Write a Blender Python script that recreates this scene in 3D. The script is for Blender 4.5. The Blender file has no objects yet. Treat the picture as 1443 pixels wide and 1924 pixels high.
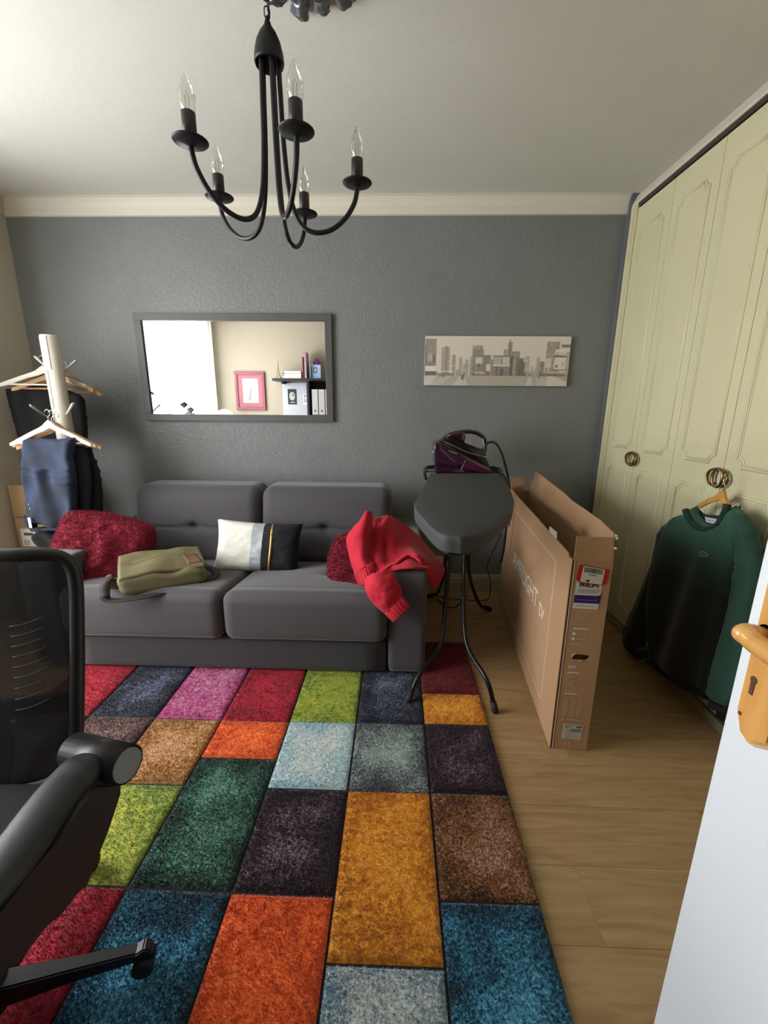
import bpy, bmesh, math, random
import numpy as np
from mathutils import Vector, Matrix, Euler, noise
from mathutils.geometry import delaunay_2d_cdt

S = bpy.context.scene
COL = S.collection
PI = math.pi
rnd = random.Random(7)

# ------------------------------------------------------------------ camera
F, PITCH, YAW, ROLL, CH = 796.3, -0.24188, 0.027417, 0.008132, 1.291
CX, CY = 721.5, 962.0
_fw = Vector((-math.sin(YAW) * math.cos(PITCH), math.cos(YAW) * math.cos(PITCH), math.sin(PITCH)))
_r0 = Vector((math.cos(YAW), math.sin(YAW), 0)); _u0 = _r0.cross(_fw)
_r = math.cos(ROLL) * _r0 + math.sin(ROLL) * _u0
_u = -math.sin(ROLL) * _r0 + math.cos(ROLL) * _u0
cam = bpy.data.objects.new('camera', bpy.data.cameras.new('camera')); COL.objects.link(cam)
cam.data.sensor_fit = 'HORIZONTAL'; cam.data.sensor_width = 36; cam.data.lens = F / 1443 * 36
cam.data.clip_start = 0.02
_m = Matrix((_r, _u, -_fw)).transposed().to_4x4(); _m.translation = (0, 0, CH)
cam.matrix_world = _m
S.camera = cam
EYE = Vector((0, 0, CH))
def ray(x, y): return _r * (x - CX) - _u * (y - CY) + _fw * F
def atY(x, y, Y): d = ray(x, y); return EYE + d * (Y / d.y)
def atX(x, y, X): d = ray(x, y); return EYE + d * (X / d.x)
def atZ(x, y, Z=0.0): d = ray(x, y); return EYE + d * ((Z - CH) / d.z)

# ------------------------------------------------------------------ world, light, exposure
W = bpy.data.worlds.new('daylight'); S.world = W; W.use_nodes = True
nt = W.node_tree; nt.nodes.clear()
bg = nt.nodes.new('ShaderNodeBackground'); wo = nt.nodes.new('ShaderNodeOutputWorld')
bg.inputs['Color'].default_value = (0.97, 0.985, 1.0, 1); bg.inputs['Strength'].default_value = 5.6
nt.links.new(bg.outputs[0], wo.inputs[0])
WIN_Y = (0.14, 1.95); WIN_Z = (0.40, 2.32); LX = -2.418
pl = bpy.data.lights.new('window_daylight', 'AREA'); pl.shape = 'RECTANGLE'
pl.size = WIN_Y[1] - WIN_Y[0]; pl.size_y = WIN_Z[1] - WIN_Z[0]
pl.cycles.is_portal = True
po = bpy.data.objects.new('window_daylight', pl); COL.objects.link(po)
po.location = (LX - 0.13, sum(WIN_Y) / 2, sum(WIN_Z) / 2); po.rotation_euler = Euler((PI / 2, 0, -PI / 2))
S.view_settings.view_transform = 'Standard'; S.view_settings.look = 'None'
S.view_settings.gamma = 1; S.view_settings.use_curve_mapping = False
S.view_settings.exposure = 1.85
S.cycles.max_bounces = 12; S.cycles.diffuse_bounces = 7; S.cycles.glossy_bounces = 5
S.cycles.transmission_bounces = 8; S.cycles.transparent_max_bounces = 12
S.cycles.sample_clamp_indirect = 6
S.cycles.use_denoising = True
S.cycles.caustics_reflective = False; S.cycles.caustics_refractive = False

# ------------------------------------------------------------------ materials
def srgb(h):
    if isinstance(h, str):
        c = [int(h[i:i + 2], 16) / 255 for i in (0, 2, 4)]
        return [x / 12.92 if x <= .04045 else ((x + .055) / 1.055) ** 2.4 for x in c]
    return list(h)
MATS = {}
def mat(name, col, rough=.6, metal=0., col2=None, scale=20., vary=None, bump=0., bscale=200., spec=.5, detail=3., stretch=(1, 1, 1), sheen=0., trans=0., coat=0., bdist=.002):
    if name in MATS: return MATS[name]
    m = bpy.data.materials.new(name); m.use_nodes = True; n = m.node_tree; N = n.nodes; L = n.links
    b = N['Principled BSDF']; c = srgb(col)
    b.inputs['Base Color'].default_value = (*c, 1); b.inputs['Roughness'].default_value = rough
    b.inputs['Metallic'].default_value = metal; b.inputs['Specular IOR Level'].default_value = spec
    if sheen: b.inputs['Sheen Weight'].default_value = sheen; b.inputs['Sheen Roughness'].default_value = .4
    if trans: b.inputs['Transmission Weight'].default_value = trans; b.inputs['IOR'].default_value = 1.45
    if coat: b.inputs['Coat Weight'].default_value = coat
    tc = N.new('ShaderNodeTexCoord'); mp = N.new('ShaderNodeMapping'); mp.inputs['Scale'].default_value = stretch
    L.new(tc.outputs['Object'], mp.inputs['Vector'])
    if col2 is not None:
        t = N.new('ShaderNodeTexNoise'); t.inputs['Scale'].default_value = scale; t.inputs['Detail'].default_value = detail
        r = N.new('ShaderNodeValToRGB'); r.color_ramp.elements[0].position = (vary or (.35, .65))[0]; r.color_ramp.elements[1].position = (vary or (.35, .65))[1]
        r.color_ramp.elements[0].color = (*c, 1); r.color_ramp.elements[1].color = (*srgb(col2), 1)
        L.new(mp.outputs[0], t.inputs['Vector']); L.new(t.outputs['Fac'], r.inputs[0]); L.new(r.outputs[0], b.inputs['Base Color'])
    if bump:
        t = N.new('ShaderNodeTexNoise'); t.inputs['Scale'].default_value = bscale; t.inputs['Detail'].default_value = 4
        bp = N.new('ShaderNodeBump'); bp.inputs['Strength'].default_value = bump; bp.inputs['Distance'].default_value = bdist
        L.new(mp.outputs[0], t.inputs['Vector']); L.new(t.outputs['Fac'], bp.inputs['Height']); L.new(bp.outputs[0], b.inputs['Normal'])
    MATS[name] = m
    return m
def attr_mat(name, rough=.7, bump=0.):
    if name in MATS: return MATS[name]
    m = bpy.data.materials.new(name); m.use_nodes = True; N = m.node_tree.nodes; L = m.node_tree.links
    a = N.new('ShaderNodeAttribute'); a.attribute_name = 'print'
    b = N['Principled BSDF']; b.inputs['Roughness'].default_value = rough
    L.new(a.outputs['Color'], b.inputs['Base Color']); MATS[name] = m
    return m

# ------------------------------------------------------------------ mesh helpers
def link(name, me, m=None, parent=None, smooth=False, loc=None):
    o = bpy.data.objects.new(name, me); COL.objects.link(o)
    if m is not None:
        for x in (m if isinstance(m, (list, tuple)) else [m]): me.materials.append(x)
    if parent is not None: o.parent = parent
    if smooth and len(me.polygons): me.polygons.foreach_set('use_smooth', [True] * len(me.polygons))
    if loc is not None: o.location = loc
    return o
def obj(name, bm, m=None, parent=None, smooth=False, auto=None):
    me = bpy.data.meshes.new(name)
    bmesh.ops.recalc_face_normals(bm, faces=bm.faces)
    if auto is not None:
        for e in bm.edges:
            if len(e.link_faces) == 2 and e.calc_face_angle(0) > auto: e.smooth = False
        smooth = True
    bm.to_mesh(me); bm.free()
    return link(name, me, m, parent, smooth)
def tag(o, label=None, cat=None, group=None, kind=None):
    if label: o['label'] = label
    if cat: o['category'] = cat
    if group: o['group'] = group
    if kind: o['kind'] = kind
    return o
def thing(name, label, cat, loc=(0, 0, 0), rz=0., group=None):
    o = bpy.data.objects.new(name, None); COL.objects.link(o); o.empty_display_size = .05
    o.location = loc; o.rotation_euler = (0, 0, rz)
    return tag(o, label, cat, group)
def struct(name, bm, m, parent=None, label=None, **k):
    o = obj(name, bm, m, parent, **k)
    if parent is None: o['kind'] = 'structure'
    if label: o['label'] = label
    return o
def new(): return bmesh.new()
def box(bm, x0, x1, y0, y1, z0, z1, mi=0, bev=0., seg=2):
    r = bmesh.ops.create_cube(bm, size=1)
    vs = r['verts']
    for v in vs:
        v.co = Vector(((x0 + x1) / 2 + v.co.x * (x1 - x0), (y0 + y1) / 2 + v.co.y * (y1 - y0), (z0 + z1) / 2 + v.co.z * (z1 - z0)))
    fs = {f for v in vs for f in v.link_faces}
    if bev:
        es = {e for f in fs for e in f.edges}
        g = bmesh.ops.bevel(bm, geom=list(es), offset=bev, segments=seg, affect='EDGES', profile=.6)
        fs = set(g['faces']) | {f for f in fs if f.is_valid}
    for f in fs:
        if f.is_valid: f.material_index = mi
    return bm
def xf(bm, M, start=0):
    for i, v in enumerate(bm.verts):
        if i >= start: v.co = M @ v.co
    return bm
def catmull(pts, n=8, closed=False):
    P = [Vector(p) for p in pts]; out = []
    k = len(P)
    rng = range(k if closed else k - 1)
    for i in rng:
        p0 = P[(i - 1) % k] if closed or i > 0 else P[0] * 2 - P[1]
        p1, p2 = P[i], P[(i + 1) % k]
        p3 = P[(i + 2) % k] if closed or i + 2 < k else P[-1] * 2 - P[-2]
        for j in range(n):
            t = j / n
            out.append(.5 * ((2 * p1) + (p2 - p0) * t + (2 * p0 - 5 * p1 + 4 * p2 - p3) * t * t + (3 * p1 - p0 - 3 * p2 + p3) * t ** 3))
    if not closed: out.append(P[-1])
    return out
def tube(bm, pts, r, seg=8, closed=False, cap=True, mi=0, flat=None):
    pts = [Vector(p) for p in pts]; n = len(pts)
    rr = r if isinstance(r, (list, tuple)) else [r] * n
    rings = []; up = None
    for i, p in enumerate(pts):
        if closed: t = (pts[(i + 1) % n] - pts[i - 1])
        else: t = pts[min(i + 1, n - 1)] - pts[max(i - 1, 0)]
        t.normalize()
        if up is None:
            up = Vector((0, 0, 1)) if abs(t.z) < .9 else Vector((1, 0, 0))
        up = (up - t * up.dot(t)).normalized(); s = t.cross(up)
        k = rr[i] if i < len(rr) else rr[-1]
        fl = flat if flat else 1.
        rings.append([bm.verts.new(p + (up * math.sin(a) * fl + s * math.cos(a)) * k) for a in [2 * PI * j / seg for j in range(seg)]])
    m = n if closed else n - 1
    for i in range(m):
        a, b = rings[i], rings[(i + 1) % n]
        for j in range(seg):
            f = bm.faces.new((a[j], a[(j + 1) % seg], b[(j + 1) % seg], b[j])); f.material_index = mi; f.smooth = True
    if cap and not closed:
        for R in (rings[0][::-1], rings[-1]):
            f = bm.faces.new(R); f.material_index = mi
    return bm
def lathe(bm, prof, c=(0, 0, 0), seg=24, mi=0, M=None):
    rings = []; c = Vector(c)
    for r, z in prof:
        ring = []
        for j in range(seg):
            a = 2 * PI * j / seg; v = Vector((r * math.cos(a), r * math.sin(a), z))
            if M is not None: v = M @ v
            ring.append(bm.verts.new(c + v))
        rings.append(ring)
    for a, b in zip(rings, rings[1:]):
        for j in range(seg):
            f = bm.faces.new((a[j], a[(j + 1) % seg], b[(j + 1) % seg], b[j])); f.material_index = mi; f.smooth = True
    for R in (rings[0][::-1], rings[-1]):
        f = bm.faces.new(R); f.material_index = mi
    return bm
def prism(bm, poly, d0, d1, to3, mi=0):
    """poly: 2d points; to3(u,v,d) -> 3d"""
    a = [bm.verts.new(to3(u, v, d0)) for u, v in poly]; b = [bm.verts.new(to3(u, v, d1)) for u, v in poly]
    n = len(poly)
    fs = [bm.faces.new(a[::-1]), bm.faces.new(b)]
    for i in range(n): fs.append(bm.faces.new((a[i], a[(i + 1) % n], b[(i + 1) % n], b[i])))
    for f in fs: f.material_index = mi
    return bm
def soft_box(dims, r, n=14, f=None):
    """rounded subdivided box centred at origin; f(Vector)->Vector extra shaping"""
    bm = new(); bmesh.ops.create_cube(bm, size=2)
    bmesh.ops.subdivide_edges(bm, edges=bm.edges[:], cuts=n, use_grid_fill=True)
    h = [d / 2 for d in dims]
    for v in bm.verts:
        p = Vector([math.sin(v.co[i] * PI / 2 * .999) ** 1 * h[i] if False else (abs(v.co[i]) ** .8) * (1 if v.co[i] > 0 else -1) * h[i] for i in range(3)])
        q = Vector([max(-(h[i] - r), min(h[i] - r, p[i])) for i in range(3)])
        d = p - q
        if d.length > 1e-6: p = q + d.normalized() * r * min(1, d.length / r if max(abs(d[i]) for i in range(3)) < r * .999 else 1)
        if f: p = f(p)
        v.co = p
    return bm
def grid_surf(bm, P, nu, nv, thick=0., mi=0, closed_v=False):
    vs = [[bm.verts.new(P(i / nu, j / nv)) for j in range(nv + 1)] for i in range(nu + 1)]
    for i in range(nu):
        for j in range(nv):
            f = bm.faces.new((vs[i][j], vs[i + 1][j], vs[i + 1][j + 1], vs[i][j + 1])); f.smooth = True
            f.material_index = mi(i / nu, j / nv) if callable(mi) else mi
    if thick:
        bm.normal_update()
        bmesh.ops.solidify(bm, geom=bm.faces[:], thickness=thick)
    return bm
def inflate(outline, thick, to3, step=.02, edge=.05, fold=None, back=1., rough=.0):
    """closed cloth body from a 2d outline, rounded at its edges; fold(u,v)->depth change"""
    pts = [Vector((p[0], p[1])) for p in outline]
    dense = []
    for i, p in enumerate(pts):
        q = pts[(i + 1) % len(pts)]; k = max(1, int((q - p).length / step))
        for j in range(k): dense.append(p.lerp(q, j / k))
    nb = len(dense); xs = [p.x for p in dense]; ys = [p.y for p in dense]
    def inside(x, y):
        c = False; j = nb - 1
        for i in range(nb):
            if (dense[i].y > y) != (dense[j].y > y) and x < (dense[j].x - dense[i].x) * (y - dense[i].y) / (dense[j].y - dense[i].y) + dense[i].x: c = not c
            j = i
        return c
    A = np.array([[p.x, p.y] for p in dense])
    inner = []; y = min(ys); row = 0
    while y < max(ys):
        x = min(xs) + (row % 2) * step / 2
        while x < max(xs):
            if inside(x, y):
                d = np.sqrt(((A - (x, y)) ** 2).sum(1)).min()
                if d > step * .55: inner.append((Vector((x, y)), d))
            x += step
        y += step * .87; row += 1
    allv = dense + [p for p, _ in inner]
    V, E_, Fc, *_ = delaunay_2d_cdt(allv, [(i, (i + 1) % nb) for i in range(nb)], [], 1, 1e-5)
    bm = new(); dist = []
    for v in V:
        dist.append(np.sqrt(((A - (v.x, v.y)) ** 2).sum(1)).min())
    def prof(d): t = min(1, d / edge); return math.sqrt(max(0, 1 - (1 - t) ** 2))
    fr = []; bk = []
    for v, d in zip(V, dist):
        k = prof(d) if d > 1e-4 else 0
        fo = fold(v.x, v.y) if fold else 0
        a = bm.verts.new(to3(v.x, v.y, thick * k + fo * (.35 + .65 * k)))
        fr.append(a)
        bk.append(a if k == 0 else bm.verts.new(to3(v.x, v.y, -thick * back * k + fo * .3)))
    for f in Fc:
        try:
            q = bm.faces.new([fr[i] for i in f]); q.smooth = True
        except ValueError: pass
        try:
            q = bm.faces.new([bk[i] for i in f][::-1]); q.smooth = True
        except ValueError: pass
    return bm
def print_grid(name, img, to3, m, parent, label=None):
    """img: HxWx3 linear colours, row 0 at the top; to3(u,v) in 0..1 -> 3d; flat print on its own thin sheet"""
    H, Wd = img.shape[:2]
    co = [to3(i / Wd, 1 - j / H) for j in range(H + 1) for i in range(Wd + 1)]
    faces = [(j * (Wd + 1) + i, (j + 1) * (Wd + 1) + i, (j + 1) * (Wd + 1) + i + 1, j * (Wd + 1) + i + 1) for j in range(H) for i in range(Wd)]
    me = bpy.data.meshes.new(name); me.from_pydata(co, [], faces)
    at = me.color_attributes.new('print', 'FLOAT_COLOR', 'CORNER')
    c = np.ones((H * Wd, 4, 4), np.float32); c[:, :, :3] = img.reshape(-1, 1, 3)
    at.data.foreach_set('color', c.ravel())
    o = link(name, me, m, parent)
    if label: o['label'] = label
    return o
def text_mesh(name, body, size, M, m, parent, bold=.0, extrude=.0004, xs=1.):
    cu = bpy.data.curves.new('t', 'FONT'); cu.body = body; cu.size = size; cu.extrude = extrude; cu.align_x = 'CENTER'; cu.align_y = 'CENTER'; cu.offset = bold
    cu.resolution_u = 3
    t = bpy.data.objects.new('t', cu); COL.objects.link(t); bpy.context.view_layer.update()
    me = bpy.data.meshes.new_from_object(t.evaluated_get(bpy.context.evaluated_depsgraph_get()))
    COL.objects.unlink(t); bpy.data.objects.remove(t)
    me.transform(M @ Matrix.Diagonal((xs, 1, 1, 1)))
    me.materials.clear()
    return link(name, me, m, parent)
def frame_M(o, ux, uy):
    ux = Vector(ux).normalized(); uy = Vector(uy).normalized(); uz = ux.cross(uy)
    M = Matrix((ux, uy, uz)).transposed().to_4x4(); M.translation = o
    return M

# ================================================================== THE ROOM
DB = 2.888; RX = 1.337; FY = -0.12; CZ = 2.5
def wall_mat(name, c, c2, bump, bscale, rough=.75):
    return mat(name, c, rough, col2=c2, scale=2.5, vary=(.3, .7), bump=bump, bscale=bscale, bdist=.006, spec=.35)
M_gray = wall_mat('grey_paint', '727574', '787b7a', .6, 60, .40)
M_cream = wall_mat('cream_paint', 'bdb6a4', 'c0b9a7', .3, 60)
M_cream_dim = wall_mat('cream_paint_dimmed', '9c9382', 'a09786', .2, 60)  # same cream, darkened in colour to offset the strong window light
M_ceil = wall_mat('ceiling_paint', 'cccac1', 'd0cec5', .14, 170, .85)
M_white = mat('white_trim', 'cfcabb', .5, bump=.1, bscale=60)
M_blue = wall_mat('bluegrey_paint', '606266', '646669', .2, 60)

struct('wall_back', box(new(), LX - .15, 1.9, DB, DB + .12, -.05, 2.6), M_gray, label='dark grey painted wall behind the sofa')
bm = new()   # left wall with window opening
box(bm, LX - .12, LX, FY - .12, WIN_Y[0], -.05, 2.6); box(bm, LX - .12, LX, WIN_Y[1], DB, -.05, 2.6)
box(bm, LX - .12, LX, WIN_Y[0], WIN_Y[1], -.05, WIN_Z[0]); box(bm, LX - .12, LX, WIN_Y[0], WIN_Y[1], WIN_Z[1], 2.6)
struct('wall_left', bm, M_cream, label='cream painted wall on the left')
DX0, DX1 = -.22, .52
bm = new()   # front wall with doorway
box(bm, LX, DX0, FY - .12, FY, -.05, 2.6); box(bm, DX1, 1.9, FY - .12, FY, -.05, 2.6); box(bm, DX0, DX1, FY - .12, FY, 2.06, 2.6)
struct('wall_front', bm, M_cream_dim, label='cream wall with the shelf, seen in the mirror')
struct('wall_right', box(new(), 1.872, 1.95, FY, DB, -.05, 2.6), M_blue, label='wall behind the wardrobe')
struct('wall_return', box(new(), RX, 1.86, 2.847, DB, 0, CZ), M_blue, label='narrow blue grey wall strip beside the wardrobe')
struct('ceiling', box(new(), LX - .15, 1.95, FY - .12, DB + .12, CZ, CZ + .1), M_ceil, label='off white ceiling')
# hallway behind the doorway (closed, so no daylight leaks in)
bm = new()
box(bm, DX0 - .3, DX1 + .3, -1.6, -1.5, -.05, 2.6); box(bm, DX0 - .4, DX0 - .3, -1.6, FY - .12, -.05, 2.6)
box(bm, DX1 + .3, DX1 + .4, -1.6, FY - .12, -.05, 2.6); box(bm, DX0 - .4, DX1 + .4, -1.6, FY - .12, CZ, CZ + .1); box(bm, DX0 - .4, DX1 + .4, -1.6, FY - .12, -.1, 0)
struct('wall_hallway', bm, M_cream, label='cream hallway behind the doorway')

# floor: laminate planks running across the room
struct('floor', box(new(), LX - .1, 1.9, FY - .12, DB, -.06, -.006), mat('floor_underlay', '4a3a26', .8), label='light oak laminate floor')
def plank_mat(i):
    name = 'oak_laminate_%d' % i
    m = bpy.data.materials.new(name); m.use_nodes = True; N = m.node_tree.nodes; L = m.node_tree.links
    b = N['Principled BSDF']; b.inputs['Roughness'].default_value = .42; b.inputs['Specular IOR Level'].default_value = .45
    tc = N.new('ShaderNodeTexCoord'); oi = N.new('ShaderNodeObjectInfo'); ad = N.new('ShaderNodeVectorMath'); ad.operation = 'ADD'
    sc = N.new('ShaderNodeVectorMath'); sc.operation = 'SCALE'; sc.inputs['Scale'].default_value = 37.
    cb = N.new('ShaderNodeCombineXYZ'); L.new(oi.outputs['Random'], cb.inputs[0]); L.new(oi.outputs['Random'], cb.inputs[1]); L.new(cb.outputs[0], sc.inputs[0])
    L.new(tc.outputs['Object'], ad.inputs[0]); L.new(sc.outputs[0], ad.inputs[1])
    mp = N.new('ShaderNodeMapping'); mp.inputs['Scale'].default_value = (1.6, 16, 1); L.new(ad.outputs[0], mp.inputs['Vector'])
    t = N.new('ShaderNodeTexNoise'); t.inputs['Scale'].default_value = 2.2; t.inputs['Detail'].default_value = 7; t.inputs['Distortion'].default_value = 1.1
    L.new(mp.outputs[0], t.inputs['Vector'])
    r = N.new('ShaderNodeValToRGB'); e = r.color_ramp.elements
    cols = [('8b6f4b', .3), ('9a7d57', .48), ('a0845e', .6), ('a88c65', .78)]
    e[0].position = cols[0][1]; e[0].color = (*srgb(cols[0][0]), 1); e[1].position = cols[-1][1]; e[1].color = (*srgb(cols[-1][0]), 1)
    for c, p in cols[1:-1]: q = e.new(p); q.color = (*srgb(c), 1)
    L.new(t.outputs['Fac'], r.inputs[0])
    # knots
    mp2 = N.new('ShaderNodeMapping'); mp2.inputs['Scale'].default_value = (1.2, 3.2, 1); L.new(ad.outputs[0], mp2.inputs['Vector'])
    v = N.new('ShaderNodeTexVoronoi'); v.inputs['Scale'].default_value = 1.5; L.new(mp2.outputs[0], v.inputs['Vector'])
    mr = N.new('ShaderNodeMapRange'); mr.inputs[1].default_value = .02; mr.inputs[2].default_value = .13; mr.inputs[3].default_value = .45; mr.inputs[4].default_value = 0
    L.new(v.outputs['Distance'], mr.inputs[0])
    mx = N.new('ShaderNodeMix'); mx.data_type = 'RGBA'; mx.inputs[7].default_value = (*srgb('7a5c36'), 1)
    L.new(mr.outputs[0], mx.inputs[0]); L.new(r.outputs[0], mx.inputs[6])
    L.new(mx.outputs[2], b.inputs['Base Color'])
    bp = N.new('ShaderNodeBump'); bp.inputs['Strength'].default_value = .12; bp.inputs['Distance'].default_value = .002
    L.new(t.outputs['Fac'], bp.inputs['Height']); L.new(bp.outputs[0], b.inputs['Normal'])
    return m
M_plank = plank_mat(0)
floor = bpy.data.objects['floor']
PW = .192; PLn = 1.285
bm = box(new(), 0, PLn - .0006, 0, PW - .0006, -.006, 0, bev=.0004, seg=1)
me0 = bpy.data.meshes.new('plank'); bm.to_mesh(me0); bm.free(); me0.materials.append(M_plank)
j = 0; y = DB - PW
while y > FY - PW:
    x = LX - PLn * ((j * .37) % 1)
    while x < 1.86:
        x0, x1, y0 = max(x, LX), min(x + PLn, 1.86), max(y, FY - .12)
        if x1 - x0 > .02:
            if x0 == x and x1 == x + PLn and y0 == y: me = me0
            else:
                bm = box(new(), 0, x1 - x0 - .0006, 0, y + PW - y0 - .0006, -.006, 0, bev=.0004, seg=1)
                me = bpy.data.meshes.new('plank'); bm.to_mesh(me); bm.free(); me.materials.append(M_plank)
            o = bpy.data.objects.new('plank', me); COL.objects.link(o); o.location = (x0, y0, 0); o.parent = floor
        x += PLn
    y -= PW; j += 1

# mouldings
bm = new()
prism(bm, [(DB, 2.405), (DB - .012, 2.408), (DB - .013, 2.45), (DB - .018, 2.478), (DB - .034, 2.494), (DB - .055, 2.5), (DB, 2.5)], LX, RX, lambda u, v, d: Vector((d, u, v)))
struct('trim_1', bm, M_white, label='white cove moulding along the top of the grey wall', smooth=False)
bm = new()
prism(bm, [(1.345, 2.425), (1.352, 2.425), (1.40, 2.5), (1.384, 2.5), (1.372, 2.49), (1.346, 2.438)], FY, DB, lambda u, v, d: Vector((u, d, v)))
struct('trim_2', bm, M_white, label='white moulding above the wardrobe doors')
bm = new()
prism(bm, [(LX, 2.405), (LX + .012, 2.41), (LX + .013, 2.45), (LX + .02, 2.48), (LX + .055, 2.5), (LX, 2.5)], FY, DB, lambda u, v, d: Vector((u, d, v)))
struct('trim_3', bm, M_cream, label='cream cove moulding along the top of the left wall')
def skirting(name, to3, d0, d1, label):
    bm = new(); prism(bm, [(0, 0), (-.018, 0), (-.018, .098), (-.013, .104), (-.013, .116), (-.008, .126), (0, .126)], d0, d1, to3)
    return struct(name, bm, mat('skirting_paint', '9d9882', .45), label=label)
skirting('baseboard_back', lambda u, v, d: Vector((d, DB + u, v)), LX + .02, RX, 'pale grey moulded skirting under the grey wall')
skirting('baseboard_left', lambda u, v, d: Vector((LX - u, d, v)), FY, DB - .02, 'pale skirting along the left wall')

# window in the left wall (seen in the mirror only)
bm = new(); y0, y1, z0, z1 = *WIN_Y, *WIN_Z; fx0, fx1 = LX - .09, LX - .04; t = .05
box(bm, fx0, fx1, y0, y1, z0, z0 + t); box(bm, fx0, fx1, y0, y1, z1 - t, z1); box(bm, fx0, fx1, y0, y0 + t, z0 + t, z1 - t); box(bm, fx0, fx1, y1 - t, y1, z0 + t, z1 - t)
w1 = struct('window_1', bm, mat('window_white', 'dddcd6', .35), label='bright window behind white sheer curtains')
box_m = new(); box(box_m, fx0, fx1, 1.05, 1.13, z0 + t, z1 - t); obj('mullion', box_m, MATS['window_white'], w1)
M_glass = bpy.data.materials.new('window_glass'); M_glass.use_nodes = True
N = M_glass.node_tree.nodes; L = M_glass.node_tree.links; N.remove(N['Principled BSDF'])
tr = N.new('ShaderNodeBsdfTransparent'); gl = N.new('ShaderNodeBsdfGlossy'); gl.inputs['Roughness'].default_value = .02; mx = N.new('ShaderNodeMixShader'); mx.inputs[0].default_value = .06
L.new(tr.outputs[0], mx.inputs[1]); L.new(gl.outputs[0], mx.inputs[2]); L.new(mx.outputs[0], N['Material Output'].inputs[0])
for a, b in ((y0 + t, 1.05), (1.13, y1 - t)):
    obj('pane', box(new(), fx0 + .022, fx0 + .028, a, b, z0 + t, z1 - t), M_glass, w1)
M_sheer = bpy.data.materials.new('sheer_voile'); M_sheer.use_nodes = True
N = M_sheer.node_tree.nodes; L = M_sheer.node_tree.links; N.remove(N['Principled BSDF'])
tr = N.new('ShaderNodeBsdfTransparent'); tl = N.new('ShaderNodeBsdfTranslucent'); tl.inputs[0].default_value = (.9, .9, .9, 1); df = N.new('ShaderNodeBsdfDiffuse'); df.inputs[0].default_value = (.85, .85, .85, 1)
m1 = N.new('ShaderNodeMixShader'); m1.inputs[0].default_value = .5; m2 = N.new('ShaderNodeMixShader'); m2.inputs[0].default_value = .45
L.new(tl.outputs[0], m1.inputs[1]); L.new(df.outputs[0], m1.inputs[2]); L.new(tr.outputs[0], m2.inputs[1]); L.new(m1.outputs[0], m2.inputs[2]); L.new(m2.outputs[0], N['Material Output'].inputs[0])
for k, (a, b, lab) in enumerate(((.13, 1.01, 'white sheer curtain nearer the corner, seen in the mirror'), (1.07, 2.05, 'white sheer curtain at the far side of the window, seen in the mirror'))):
    bm = new()
    grid_surf(bm, lambda u, v: Vector((LX + .07 + .018 * math.sin(u * 2 * PI * 9 + k) + .006 * math.sin(u * 50), a + (b - a) * u, .06 + 2.28 * v)), 90, 6)
    tag(obj('sheer_curtain', bm, M_sheer, None, True), lab, 'curtain')
cr = thing('curtain_rail', 'thin white rail carrying the sheer curtains', 'curtain rail', (LX + .07, .9, 2.36))
obj('rail', tube(new(), [(0, -.85, 0), (0, 1.2, 0)], .009), M_white, cr)
for yy in (-.7, 0, .7): obj('bracket', box(new(), -.07, 0, yy - .008, yy + .008, -.008, .008), M_white, cr)

# rail along the front wall, near the ceiling (in the mirror)
rl = thing('wall_pipe', 'white pipe running high along the cream wall in the mirror', 'pipe', (-1.2, FY + .045, 2.37))
obj('pipe', tube(new(), [(-1.19, 0, 0), (.95, 0, 0)], .012), M_white, rl)
for xx in (-.85, .1, .7): obj('clip', box(new(), xx - .008, xx + .008, -.045, .014, -.014, .014), M_white, rl)

# ================================================================== WARDROBE
M_ward = mat('wardrobe_cream', 'cfcaa6', .42, col2='cbc6a1', scale=3, bump=.08, bscale=120, bdist=.002)
M_dark = mat('shadow_track', '3a352f', .6)
M_brass = mat('brushed_brass', '8d744e', .28, 1.0)
wd = thing('wardrobe', 'built-in cream wardrobe with moulded panel doors along the right wall', 'wardrobe', (1.35, 1.4, 0))
def wobj(n, bm, m, **k): xf(bm, Matrix.Translation((-1.35, -1.4, 0))); return obj(n, bm, m, wd, **k)
WD0 = FY + .02
bm = new(); box(bm, 1.345, 1.38, 2.785, 2.845, 0, 2.425, bev=.002); box(bm, 1.338, 1.346, 2.80, 2.838, .05, 2.425, bev=.003)
wobj('side_casing', bm, M_ward)
wobj('top_track', box(new(), 1.372, 1.86, WD0, 2.785, 2.398, 2.43), M_dark)
wobj('lintel_gap_shade', box(new(), 1.352, 1.372, WD0, 2.785, 2.405, 2.43), M_dark)  # dark strip painting in the shadow gap above the doors
wobj('plinth', box(new(), 1.345, 1.372, WD0, 2.784, 0, .043, bev=.002), mat('plinth_paint', '8f8a72', .5))
wobj('bottom_track', box(new(), 1.372, 1.40, WD0, 2.80, 0, .05), M_dark)
wobj('carcass', box(new(), 1.40, 1.86, WD0, 2.785, .0, 2.398), M_dark)
def notch_outline(y0, y1, z0, z1, c=.032, n=5):
    """clipped rectangle with little stepped concave corners"""
    pts = []
    for (cy, cz, a0) in ((y0, z0, 0), (y1, z0, 1), (y1, z1, 2), (y0, z1, 3)):
        for k in range(n + 1):
            a = PI / 2 * k / n
            if a0 == 0: pts.append((cy + c * math.sin(a), cz + c * math.cos(a)))
            if a0 == 1: pts.append((cy - c * math.cos(a), cz + c * math.sin(a)))
            if a0 == 2: pts.append((cy - c * math.sin(a), cz - c * math.cos(a)))
            if a0 == 3: pts.append((cy + c * math.cos(a), cz - c * math.sin(a)))
    return pts
seam = 2.783; LWD = .3335; leaf = 0
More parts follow.
